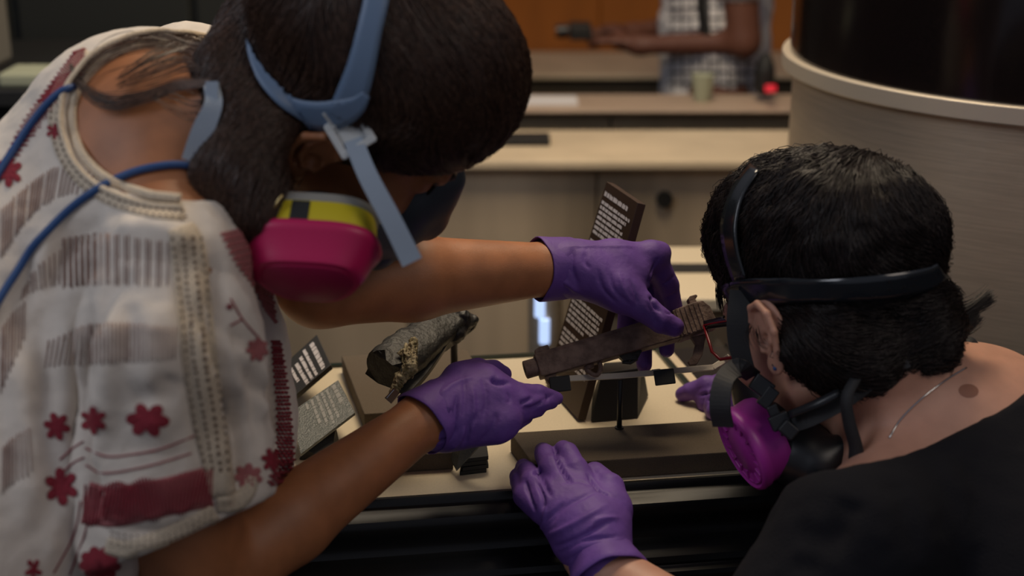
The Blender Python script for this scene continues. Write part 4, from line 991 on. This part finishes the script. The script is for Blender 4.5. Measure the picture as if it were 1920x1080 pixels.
# her left hand (far, upper)
gL = glove('glove', [((1030, 504, 1.452), (1075, 505, 1.458), .0300, .0280, .008), ((1222, 474, 1.482), (1238, 474, 1.488), .0125, .0120, .006), ((1070, 500, 1.458), (1150, 500, 1.468), .0265, .0265, .012), ((1150, 490, 1.475), (1222, 484, 1.480), .0215, .0150, .012), ((1130, 525, 1.458), (1190, 520, 1.465), .021, .018, .012),
   ((1222, 480, 1.482), (1252, 535, 1.500), .0150, .0122, .006), ((1252, 535, 1.500), (1262, 580, 1.508), .0120, .0108, .004), ((1262, 580, 1.508), (1256, 632, 1.502), .0104, .0082, .004),
   ((1215, 478, 1.502), (1240, 540, 1.522), .0145, .0120, .006), ((1240, 540, 1.522), (1252, 600, 1.526), .0115, .0105, .004), ((1252, 600, 1.526), (1250, 656, 1.512), .0102, .0085, .004),
   ((1195, 500, 1.515), (1205, 570, 1.535), .0145, .0115, .006), ((1205, 570, 1.535), (1205, 630, 1.532), .0112, .0108, .004), ((1205, 630, 1.532), (1208, 684, 1.508), .0105, .0088, .004),
   ((1170, 510, 1.515), (1178, 580, 1.535), .0130, .0105, .006), ((1178, 580, 1.530), (1172, 625, 1.528), .0112, .0095, .004),
   ((1105, 515, 1.452), (1160, 545, 1.448), .024, .0205, .012), ((1160, 545, 1.448), (1205, 575, 1.444), .0200, .0150, .010), ((1205, 575, 1.444), (1240, 602, 1.442), .0142, .0128, .006), ((1240, 602, 1.442), (1264, 613, 1.444), .0128, .0108, .004)], woman,
   [([(1075, 465), (1072, 500), (1085, 540)], .003, -.0016), ([(1100, 470), (1096, 490), (1108, 505)], .0022, -.0010), ([(1120, 500), (1130, 540), (1160, 572)], .0022, -.0012), ([(1140, 500), (1150, 540), (1178, 570)], .0020, -.0010),
    ([(1160, 510), (1170, 545), (1190, 575)], .0020, .0009), ([(1180, 520), (1190, 550), (1196, 575)], .0018, -.0009), ([(1210, 560), (1224, 590), (1232, 612)], .0018, -.0010), ([(1228, 575), (1240, 600), (1244, 620)], .0016, .0009),
    ([(1216, 515), (1222, 560), (1240, 590)], .0030, -.0028), ([(1240, 535), (1252, 528), (1265, 515)], .0016, -.0009), ([(1242, 560), (1256, 556), (1270, 548)], .0016, -.0009), ([(1040, 480), (1060, 500), (1050, 540)], .003, -.0016), ([(1030, 520), (1060, 530), (1085, 550)], .003, .0014),
    ([(1060, 462), (1120, 462), (1200, 462)], .002, .0008), ([(1238, 480), (1225, 500), (1218, 520)], .0016, -.0009), ([(1264, 580), (1258, 588), (1245, 585)], .0014, -.0010)])
tag(gL, 'purple glove on the far, upper arm')
cd_ = nrm(P(1035, 504, 1.453) - We_l)
obj('cuff', cuff((P(1014, 505, 1.449) - cd_ * .002, P(1014, 505, 1.449) + cd_ * .036), .0325, .03, .0010, flare=1.0, seed=9, waves=4), M['glove'], gL)

# ================================================================== the person in the black T-shirt
MH = Head(P(1571, 598, 1.338), V3(-.516, -.177, .838), V3(-.276, .96, .033), 1.056)
man = thing('person', 'person in a black T-shirt with short dark hair, leaning in from the right', 'person', (0.50, 1.12, 0))
Msh_l = P(1610, 1010, 1.215); Msh_r = P(1825, 822, 1.43)
S = Sdf(.0042)
S.cone(MH.p(0, -.030, -.035), P(1690, 775, 1.335), .058, .058, .02)
S.cone(P(1690, 775, 1.335), P(1780, 830, 1.36), .060, .085, .03)
mt = [P(1830, 870, 1.36), P(1965, 1130, 1.295), P(2085, 1440, 1.23)]
S.cone(P(1780, 830, 1.36), mt[0], .085, .105, .04); S.chain(mt, [.105, .135, .145], .04)
S.cone(P(1790, 880, 1.33), Msh_l, .075, .055, .035); S.cone(P(1830, 860, 1.40), Msh_r, .075, .055, .035)
Me_l = P(1430, 1290, 1.20); Mw_l = P(1128, 1065, 1.315); mm = Me_l * .6 + Mw_l * .4
S.cone(Msh_l, Me_l, .052, .042, .02); S.chain([Me_l, mm, Mw_l, Mw_l + (Mw_l - mm) * .2], [.040, .038, .0265, .022], .012)
Me_r = P(1700, 745, 1.56); Mw_r = P(1440, 775, 1.550); mr = Me_r * .6 + Mw_r * .4
S.cone(Msh_r, Me_r, .05, .038, .02); S.chain([Me_r, mr, Mw_r], [.037, .035, .025], .012)
hipm = mt[-1] + np.array([.03, .0, -.12]); S.cone(mt[-1], hipm, .145, .15, .04)
for s_ in (-.09, .09):
    kn = np.array([hipm[0] + s_ * .3 - .03, hipm[1] + s_, .48]); S.chain([hipm + [0, s_, -.04], kn, [kn[0] + .04, kn[1], .08], [kn[0] - .10, kn[1], .035]], [.10, .065, .045, .038], .03)
head_sdf(S, MH)
body_m = S.mesh(2)
obj('body', [body_m, ear_mesh(MH, -1, .010)], M['skin2'], man)
Bm = bvh(*body_m)
for s_ in (-1, 1):
    obj('eye', tube([MH.p(s_ * .032, .0985, .008), MH.p(s_ * .032, .0995, .008)], .0062, 14), M['black'], man)
    obj('eyebrow', tube([MH.p(s_ * .016, .105, .026), MH.p(s_ * .030, .103, .032), MH.p(s_ * .048, .092, .028)], [.002, .003, .001], 8), M['hair2'], man)
obj('mole', [disc_on(Bm, 1816, 733, 19, 13, .1, .0002, 18, 1.3)], mat('mole_brown', (.25, .10, .06), .6), man)
# T-shirt
S = Sdf(.0042)
S.chain(mt, [.118, .150, .160], .04); S.cone(P(1800, 850, 1.36), mt[0], .098, .118, .04); S.cone(mt[-1], hipm, .160, .165, .04)
S.cone(P(1790, 885, 1.33), Msh_l, .088, .068, .035); S.cone(P(1830, 865, 1.40), Msh_r, .086, .066, .035)
S.chain([Msh_l, Msh_l * .45 + Me_l * .55], [.070, .070], .02); S.chain([Msh_r, Msh_r * .5 + Me_r * .5], [.060, .060], .02)
S.ell(P(1700, 700, 1.33), (.22, .19, .058), np.array([V3(.89, .42, .05), AF, V3(-.42, .89, 0)]), .004, sub=True)
vt, ft = S.mesh(2); bt = bvh(vt, ft)
vt = sculpt(vt, ft, [([(1480, 1000), (1540, 1010), (1600, 990)], .010, -.004), ([(1600, 930), (1580, 980), (1560, 1060)], .012, -.005), ([(1660, 880), (1700, 960), (1720, 1070)], .014, -.004), ([(1780, 850), (1800, 950), (1820, 1070)], .014, .004), ([(1480, 1060), (1540, 1070)], .01, -.003)], bt, 1.25)
vt = wrinkle(vt, ft, .0012, 16); bt = bvh(vt, ft)
shirt = obj('t_shirt', (vt, ft), M['black_cloth'], man)
# hair
Hm = Sdf(.0034)
Hm.ell(MH.p(0, -.012, .060), np.array([.082, .104, .094]), MH.M, .02); Hm.ell(MH.p(0, .030, .085), np.array([.074, .078, .074]), MH.M, .02)
Hm.ell(MH.p(0, -.070, .060), np.array([.070, .052, .060]), MH.M, .02)
Hm.ell(MH.p(0, .095, -.040), np.array([.10, .068, .078]), MH.M, .008, sub=True)
Hm.cone(MH.p(-.098, -.004, -.030), MH.p(-.098, .006, .020), .024, .022, .006, sub=True)
Hm.cone(MH.p(-.080, .014, -.030), MH.p(-.080, .040, -.045), .018, .024, .006, sub=True)
for a, b, ra, rb_ in (((1600, 600, 1.31), (1720, 620, 1.285), .052, .038), ((1720, 600, 1.285), (1772, 602, 1.30), .022, .008), ((1560, 640, 1.275), (1630, 680, 1.27), .034, .026), ((1500, 640, 1.285), (1545, 700, 1.28), .022, .018), ((1570, 650, 1.30), (1590, 700, 1.29), .035, .020), ((1640, 660, 1.29), (1740, 660, 1.29), .030, .016), ((1720, 570, 1.28), (1762, 560, 1.29), .022, .010)):
    Hm.cone(P(*a), P(*b), ra, rb_, .018)
mv, mf = Hm.mesh(2); Hsm = bvh(mv, mf); mv = wrinkle(mv, mf, .0036, 20); Hmb = bvh(mv, mf)
obj('hair', (mv, mf), M['scalp'], man)
MG = [[(1620, 280), (1540, 290), (1450, 330), (1390, 400), (1360, 470)], [(1640, 290), (1540, 350), (1470, 430), (1430, 510)], [(1650, 290), (1700, 340), (1740, 400), (1760, 450)], [(1620, 320), (1640, 400), (1690, 460), (1740, 470)],
      [(1580, 340), (1560, 420), (1560, 500)], [(1480, 560), (1560, 610), (1660, 600), (1780, 570)], [(1500, 600), (1560, 670), (1640, 680), (1740, 640), (1800, 600)], [(1500, 640), (1530, 700), (1560, 730)], [(1440, 560), (1480, 600)], [(1560, 560), (1680, 560), (1790, 560)]]
hair_strands(Hmb, mv, mf, MG, 9000, 15, .0075, .0005, 'hair2', man, 5, fb=1.32, clump=.55, liftmax=.008, jit=.10)
R_ = random.Random(21); wsp = []
def wisp(pts, n, spread, r, d0, d1):
    for k in range(n):
        a, b = R_.gauss(0, spread), R_.gauss(0, spread); cu = R_.gauss(0, 1); sp_ = spline(pts, 4); m_ = len(sp_)
        q = [P(x + a * (.6 - .1 * i / m_) + cu * 3 * i / m_, y + b * (1 - .5 * i / m_) + cu * 6 * (i / m_) ** 2, d0 + (d1 - d0) * i / m_ + a * .0004) for i, (x, y) in enumerate(sp_)]
        wsp.append(tube(np.array(q), [r * (1 - .8 * i / (m_ - 1)) for i in range(m_)], 4, False))
wisp([(1720, 545), (1760, 540), (1790, 545), (1800, 552)], 50, 9, .0007, 1.285, 1.285)
wisp([(1730, 590), (1790, 590), (1830, 575), (1858, 555)], 170, 9, .0008, 1.285, 1.295)
wisp([(1720, 620), (1780, 625), (1815, 610), (1835, 592)], 130, 10, .0008, 1.285, 1.295)
wisp([(1660, 660), (1720, 670), (1760, 660), (1790, 640)], 110, 10, .0007, 1.280, 1.295)
wisp([(1640, 670), (1680, 700), (1720, 705), (1750, 690)], 60, 8, .0006, 1.275, 1.285)
#wisp([(1530, 690), (1520, 720), (1500, 735), (1510, 745)], 26, 7, .0005, 1.285, 1.285)
wisp([(1420, 615), (1425, 640), (1440, 650)], 12, 7, .0003, 1.295, 1.290); wisp([(1410, 600), (1402, 630), (1412, 655)], 8, 5, .0003, 1.305, 1.295)
wisp([(1390, 420), (1360, 450), (1345, 490), (1352, 520)], 70, 9, .0006, 1.355, 1.365); wisp([(1450, 310), (1410, 320), (1385, 350)], 60, 12, .0006, 1.355, 1.355); wisp([(1400, 340), (1370, 370), (1352, 410)], 60, 10, .0006, 1.355, 1.355)
wisp([(1370, 500), (1350, 540), (1352, 580)], 50, 6, .0006, 1.375, 1.385)
o = obj('loose_hair', wsp, M['hair2'], man); o['kind'] = 'stuff'
# respirator of the man
rm = bpy.data.objects.new('respirator', None); COL.objects.link(rm); rm.parent = man; rm.location = np.array(MH.p(0, .1, -.06)) - np.array(man.location)
obj('head_band', [ribbon_on(Hsm, [(1372, 548, 20), (1400, 542, 23), (1470, 540, 23), (1560, 538, 22), (1660, 530, 22), (1730, 518, 21), (1752, 505, 18)], .007, .002, fb=1.34, n=8)], M['bandgloss'], rm)
obj('crown_band', [ribbon_on(Hsm, [(1400, 520, 12), (1384, 470, 13), (1380, 420, 14), (1394, 370, 12), (1424, 325, 10)], .007, .002, fb=1.34)], M['bandgloss'], rm)
d_ = 1.322
obj('side_strap', ribbon_free([P(1390, 545, d_ - .01), P(1384, 600, d_ - .012), P(1386, 650, d_ - .01), P(1402, 705, d_ - .01)], [.0105, .0105, .0095, .008], nrm(-AF - .35 * AX), .002), M['blackstrap'], rm, smooth=False)
obj('elastic_loop', ribbon_free([P(1412, 705, d_ - .015), P(1385, 690, d_ - .03), P(1358, 712, d_ - .045), P(1350, 760, d_ - .05), P(1356, 800, d_ - .045)], [.008, .009, .0095, .010, .010], nrm(-AF * .8 - AX * .5), .002), M['blackstrap'], rm, smooth=False)
obj('strap_clip', [boxm(P(1428, 724, d_ - .022), (.020, .016, .008), [V3(.8, -.6, 0), V3(.6, .8, 0), AF]), boxm(P(1440, 745, d_ - .024), (.012, .020, .006), [V3(.8, -.6, 0), V3(.6, .8, 0), AF])], M['blackrub'], rm, smooth=False, bevel=.0012)
F_ = Sdf(.0028)
F_.ell(MH.p(0, .104, -.055), np.array([.048, .040, .058]), MH.M, .012); F_.cone(MH.p(0, .100, -.065), MH.p(-.03, .055, -.110), .035, .030, .02)
F_.chain([P(1455, 800, 1.345), P(1500, 850, 1.335), P(1535, 875, 1.32)], [.024, .030, .022], .015); F_.cone(P(1535, 870, 1.32), P(1585, 835, 1.315), .020, .012, .01)
obj('facepiece', F_.mesh(1), M['blackrub'], rm)
obj('neck_band', ribbon_free([P(1462, 800, 1.300), P(1520, 778, 1.275), P(1590, 740, 1.262), P(1640, 700, 1.255), P(1700, 672, 1.25)], [.009, .010, .010, .010, .008], nrm(-AF + .3 * AU), .002), M['blackstrap'], rm, smooth=False)
obj('neck_band_edge', ribbon_free([P(1480, 778, 1.280), P(1530, 758, 1.262), P(1575, 736, 1.255)], [.0035, .004, .0035], nrm(-AF + .5 * AU), .002), M['blackrub'], rm)
obj('buckle', [boxm(P(1462, 790, 1.290), (.018, .014, .008), [V3(.9, .4, 0), V3(-.4, .9, 0), AF]), boxm(P(1478, 806, 1.285), (.016, .013, .008), [V3(.7, -.6, 0), V3(.6, .7, 0), AF]), boxm(P(1452, 775, 1.295), (.010, .016, .006), [V3(.9, .4, 0), V3(-.4, .9, 0), AF])], M['blackrub'], rm, smooth=False, bevel=.0015)
obj('hanging_strap', ribbon_free([P(1632, 672, 1.262), P(1608, 705, 1.250), P(1588, 745, 1.245), P(1592, 790, 1.248), P(1604, 835, 1.252), P(1606, 860, 1.255)], [.004, .0045, .005, .0055, .006, .007], nrm(-AF - .5 * AX), .0025), M['blackstrap'], rm)
obj('strap_end', ribbon_free([P(1800, 640, 1.345), P(1822, 655, 1.34), P(1815, 690, 1.335)], [.008, .009, .007], nrm(-AF + .4 * AX), .003), M['blackstrap'], rm)
# round cartridge
def round_cart(c, N, R0, dp, m, parent):
    N = nrm(N); u = nrm(np.cross(N, AU)); v = np.cross(N, u); n = 56
    def lp(z, r): return np.array([c + N * z + r * (math.cos(t) * u + math.sin(t) * v) for t in np.linspace(0, 2 * math.pi, n, endpoint=False)])
    sh = obj('cartridge', loft([lp(-dp, R0 * .86), lp(-dp, R0 * .94), lp(-dp * .8, R0 * .98), lp(-dp * .3, R0 * .95), lp(-dp * .22, R0 * 1.0), lp(0, R0 * 1.02), lp(.003, R0 * .99), lp(.004, R0 * .93), lp(.0015, R0 * .88), lp(.0008, R0 * .55), lp(.003, R0 * .50), lp(.0035, .001)]), m, parent, sharp=60)
    vents = []
    for k in range(16):
        t = 2 * math.pi * k / 16; e = math.cos(t) * u + math.sin(t) * v; s_ = np.cross(N, e); vents.append(boxm(c + N * .002 + e * R0 * .70, (R0 * .22, .0028, .0022), [e, s_, N]))
    obj('vent_ribs', vents, m, parent, smooth=False, bevel=.0004)
    obj('vent_ring', loft([lp(.001, R0 * .84), lp(.0028, R0 * .84), lp(.0028, R0 * .81), lp(.001, R0 * .81)], False, False), m, parent)
    return sh
round_cart(P(1393, 842, 1.335), V3(-.88, -.42, -.20), .0415, .030, M['orchid'], rm)
round_cart(MH.p(.070, .095, -.075), MH.M[0] + .6 * MH.M[1] - .2 * MH.M[2], .038, .024, M['orchid'], rm)
S = Sdf(.003); S.cone(P(1440, 835, 1.345), P(1475, 825, 1.345), .022, .024, .01); obj('cartridge_port', S.mesh(1), M['blackrub'], rm)
# glasses
gl = bpy.data.objects.new('glasses', None); COL.objects.link(gl); gl.parent = man; gl.location = np.array(MH.p(0, .12, .005)) - np.array(man.location)
L1 = [P(1320, 610, 1.428), P(1350, 604, 1.412), P(1390, 598, 1.392), P(1398, 640, 1.388), P(1386, 668, 1.392), P(1350, 674, 1.408), P(1336, 660, 1.418)]
lp = np.array(L1); nL = nrm(np.cross(lp[2] - lp[0], lp[5] - lp[0]))
cen = lp.mean(0); lp = lp - np.outer((lp - cen) @ nL, nL)
rimp = np.vstack([lp, lp[:1]]); obj('rim', tube(rimp, .0018, 8), M['redrim'], gl)
obj('brow_bar', ribbon_free([lp[0], lp[1], lp[2]], [.0042, .0050, .0055], nL, .003, n=4), M['lens'], gl)
obj('lens', prism(lp * .94 + cen * .06, nL * .0012), mat('clear_lens', (.9, .9, .9), .03, trans=1.0), gl, smooth=False)
obj('temple', ribbon_free([lp[2] , P(1412, 590, 1.335), P(1450, 580, 1.31)], [.003, .003, .002], -AF, .002), M['redrim'], gl, smooth=False)
# earrings, necklace
for (x, y, d) in ((1452, 684, 1.283), (1478, 683, 1.288)):
    s_ = Sdf(.0006); s_.ell(P(x, y, d), (.0024, .0024, .0024)); obj('earring', s_.mesh(0), M['chrome'], man)
s_ = Sdf(.0006); s_.ell(P(1453, 691, 1.282), (.002, .002, .002)); obj('earring_stone', s_.mesh(0), M['bluecord'], man)
obj('necklace', [cord_on(Bm, [(1668, 822), (1690, 785), (1730, 745), (1775, 712), (1812, 690)], .0009, fb=1.3, sides=6)], M['chrome'], man)
# left glove (on the case edge)
def Gz(px, py, dz): return G(px, py, Z0 + dz)
gM = glove('glove', [((1135, 1062, 1.312), (1112, 1010, 1.330), .0300, .0320, .010), ((1112, 1010, 1.330), (1092, 975, 1.345), .0310, .0300, .012), ((1080, 1000, 1.335), (1035, 955, 1.345), .026, .0165, .012), ((1090, 990, 1.335), (1022, 935, 1.355), .024, .0165, .012), ((1110, 985, 1.335), (1058, 915, 1.362), .026, .0165, .012), ((1125, 985, 1.335), (1095, 918, 1.365), .024, .0160, .012),
   ((1020, 955, 1.348), (985, 930, 1.366), .0150, .0122, .006), ((985, 930, 1.366), (974, 903, 1.395), .0118, .0098, .004), ((974, 903, 1.395), (970, 893, 1.410), .0095, .0085, .003),
   ((1024, 935, 1.356), (1000, 905, 1.373), .0150, .0128, .006), ((1000, 905, 1.373), (988, 884, 1.400), .0125, .0105, .004), ((988, 884, 1.400), (982, 876, 1.415), .0100, .0090, .003),
   ((1056, 915, 1.362), (1036, 878, 1.378), .0150, .0134, .006), ((1036, 878, 1.378), (1022, 852, 1.400), .0130, .0112, .004), ((1022, 852, 1.400), (1018, 846, 1.412), .0105, .0095, .003),
   ((1094, 915, 1.365), (1078, 880, 1.376), .0150, .0132, .006), ((1078, 880, 1.376), (1064, 850, 1.392), .0128, .0115, .004), ((1064, 850, 1.392), (1056, 843, 1.400), .0110, .0100, .003),
   ((1132, 1000, 1.335), (1148, 955, 1.348), .0220, .0190, .010), ((1148, 955, 1.348), (1142, 915, 1.365), .0170, .0150, .006), ((1142, 915, 1.365), (1115, 888, 1.385), .0140, .0115, .005)], man,
   [([(1005, 900), (1018, 930), (1018, 960)], .0022, -.0030), ([(985, 900), (995, 935), (1005, 960)], .0018, -.0022), ([(1000, 862), (1018, 900), (1034, 932)], .0022, -.0036), ([(1038, 838), (1054, 878), (1072, 905)], .0022, -.0038), ([(1100, 885), (1120, 915), (1145, 932)], .0022, -.0026),
    ([(1025, 990), (1060, 950), (1130, 915)], .003, -.0012), ([(1015, 1010), (1070, 985), (1140, 945)], .003, .0014), ([(1030, 1030), (1080, 1010), (1150, 975)], .0024, -.0018), ([(1040, 1045), (1090, 1015), (1170, 1005)], .0022, -.0014), ([(1060, 1052), (1110, 1030), (1172, 1020)], .0022, -.0014),
    ([(1010, 985), (1040, 960), (1060, 940)], .0024, -.0012), ([(1100, 1000), (1120, 975), (1165, 970)], .0024, .0014), ([(1012, 1002), (1022, 960), (1018, 950)], .002, .001), ([(1050, 905), (1085, 902), (1110, 912)], .0022, -.0009)], fb=1.36)
tag(gM, 'purple glove resting on the case front edge')
cd_ = nrm(P(1135, 1062, 1.312) - Me_l)
obj('cuff', cuff((P(1146, 1088, 1.300), P(1124, 1040, 1.322)), .0325, .03, .0008, flare=1.14, seed=14), M['glove'], gM)
# right glove (on the case floor behind the block)
gN = glove('glove', [((1440, 772, 1.550), (1405, 764, 1.550), .026, .027, .01), ((1405, 764, 1.550), (1365, 745, 1.580), .026, .020, .012), ((1405, 768, 1.550), (1350, 764, 1.575), .023, .018, .012),
   ((1365, 730, 1.605), (1325, 724, 1.605), .0150, .0120, .006), ((1325, 724, 1.605), (1295, 734, 1.612), .0118, .0105, .004), ((1295, 734, 1.612), (1280, 739, 1.618), .0102, .0092, .004),
   ((1360, 750, 1.598), (1330, 742, 1.600), .0145, .0120, .006), ((1330, 742, 1.600), (1316, 744, 1.605), .0118, .0100, .004), ((1352, 765, 1.595), (1326, 758, 1.600), .0140, .0110, .006), ((1326, 758, 1.600), (1322, 760, 1.606), .0108, .0095, .004),
   ((1355, 770, 1.565), (1340, 772, 1.560), .0130, .0100, .006), ((1395, 735, 1.62), (1362, 716, 1.635), .016, .0115, .008), ((1362, 716, 1.635), (1345, 716, 1.64), .0112, .0095, .004)], man,
   [([(1360, 735), (1335, 735), (1310, 742)], .002, -.0025), ([(1365, 758), (1345, 752), (1325, 750)], .002, -.002)], fb=1.6)
tag(gN, 'purple glove on the case floor, half hidden by the mask')

# ================================================================== the person standing far behind
bg = P(1335, 60, 3.56); bx0 = bg[0]; by0 = bg[1]
bp = thing('person', 'person in a white checked shirt standing at the far counter, seen without the head', 'person', (bx0, by0, 0))
S = Sdf(.011)
def b_(x, y, z): return np.array([bx0 + x, by0 + y, z])
S.cone(b_(.01, 0, .92), b_(0, 0, 1.32), .115, .125, .04); S.cone(b_(0, 0, 1.35), b_(-.03, 0, 1.50), .055, .05, .04)
S.ell(b_(-.04, 0, 1.60), (.09, .075, .115), None, .02); S.cone(b_(-.12, 0, 1.585), b_(-.135, 0, 1.57), .012, .012, .01)
for s_ in (-1, 1):
    S.cone(b_(.01, s_ * .10, .92), b_(0, s_ * .10, .50), .08, .055, .03); S.cone(b_(0, s_ * .10, .50), b_(.02, s_ * .10, .08), .055, .04, .03); S.cone(b_(.02, s_ * .10, .05), b_(-.12, s_ * .10, .035), .04, .03, .02)
    S.cone(b_(.01, s_ * .17, 1.36), b_(.05, s_ * .20, 1.055), .05, .040, .03)
    S.chain([b_(.05, s_ * .20, 1.055), b_(-.19, s_ * .10, 1.03), b_(-.24, s_ * .07, 1.035)], [.032, .023, .020], .02)
    for k in range(4): S.chain([b_(-.23, s_ * (.05 + .02 * k), 1.040), b_(-.29, s_ * (.045 + .015 * k), 1.037), b_(-.31, s_ * (.03 + .01 * k), 1.015)], [.011, .009, .008], .006)
    S.cone(b_(-.22, s_ * .05, 1.05), b_(-.27, s_ * .02, 1.06), .011, .009, .006)
obj('body', S.mesh(1), mat('dark_brown_skin', (.14, .055, .035), .5), bp)
S = Sdf(.011)
S.cone(b_(.01, 0, .86), b_(0, 0, 1.32), .132, .140, .04); S.ell(b_(0.01, 0, 1.06), (.11, .19, .30), None, .04)
for s_ in (-1, 1): S.cone(b_(.01, s_ * .17, 1.36), b_(.035, s_ * .19, 1.20), .066, .060, .03)
sv, sf = S.mesh(2); sv = wrinkle(sv, sf, .006, 12)
sh = obj('shirt', (sv, sf), M['white_cloth'], bp)
ck = []
bs = bvh(sv, sf)
for k in range(9): ck.append(ribbon_on(bs, [(1262 + 17 * k, -30, 2), (1262 + 17 * k, 60, 2), (1264 + 17 * k, 168, 2)], .001, .001, n=8, across=1, fb=3.5))
for k in range(10): ck.append(ribbon_on(bs, [(1254, -24 + 20 * k, 2), (1340, -26 + 20 * k, 2), (1415, -24 + 20 * k, 2)], .001, .001, n=8, across=1, fb=3.5))
obj('checks', ck, M['check'], sh)
obj('lanyard_strap', [ribbon_on(bs, [(1316, -40, 10), (1320, 30, 10), (1326, 90, 10)], .003, .003, n=5, fb=3.5)], M['black'], bp)
S = Sdf(.011)
for s_ in (-1, 1): S.cone(b_(.01, s_ * .10, .78), b_(0, s_ * .10, .50), .085, .070, .03); S.cone(b_(0, s_ * .10, .50), b_(.02, s_ * .10, .10), .070, .06, .03)
obj('trousers', S.mesh(1), M['black'], bp)
ph = thing('camera_device', 'small dark device held in the hands of the distant standing person', 'device', tuple(b_(-.33, 0, 1.015)))
obj('body', boxm(b_(-.33, 0.0, 1.05), (.055, .09, .035)), M['black'], ph, smooth=False, bevel=.005)
obj('lens', tube([b_(-.36, 0, 1.05), b_(-.39, 0, 1.048)], .017, 16), M['blackrub'], ph, sharp=50)
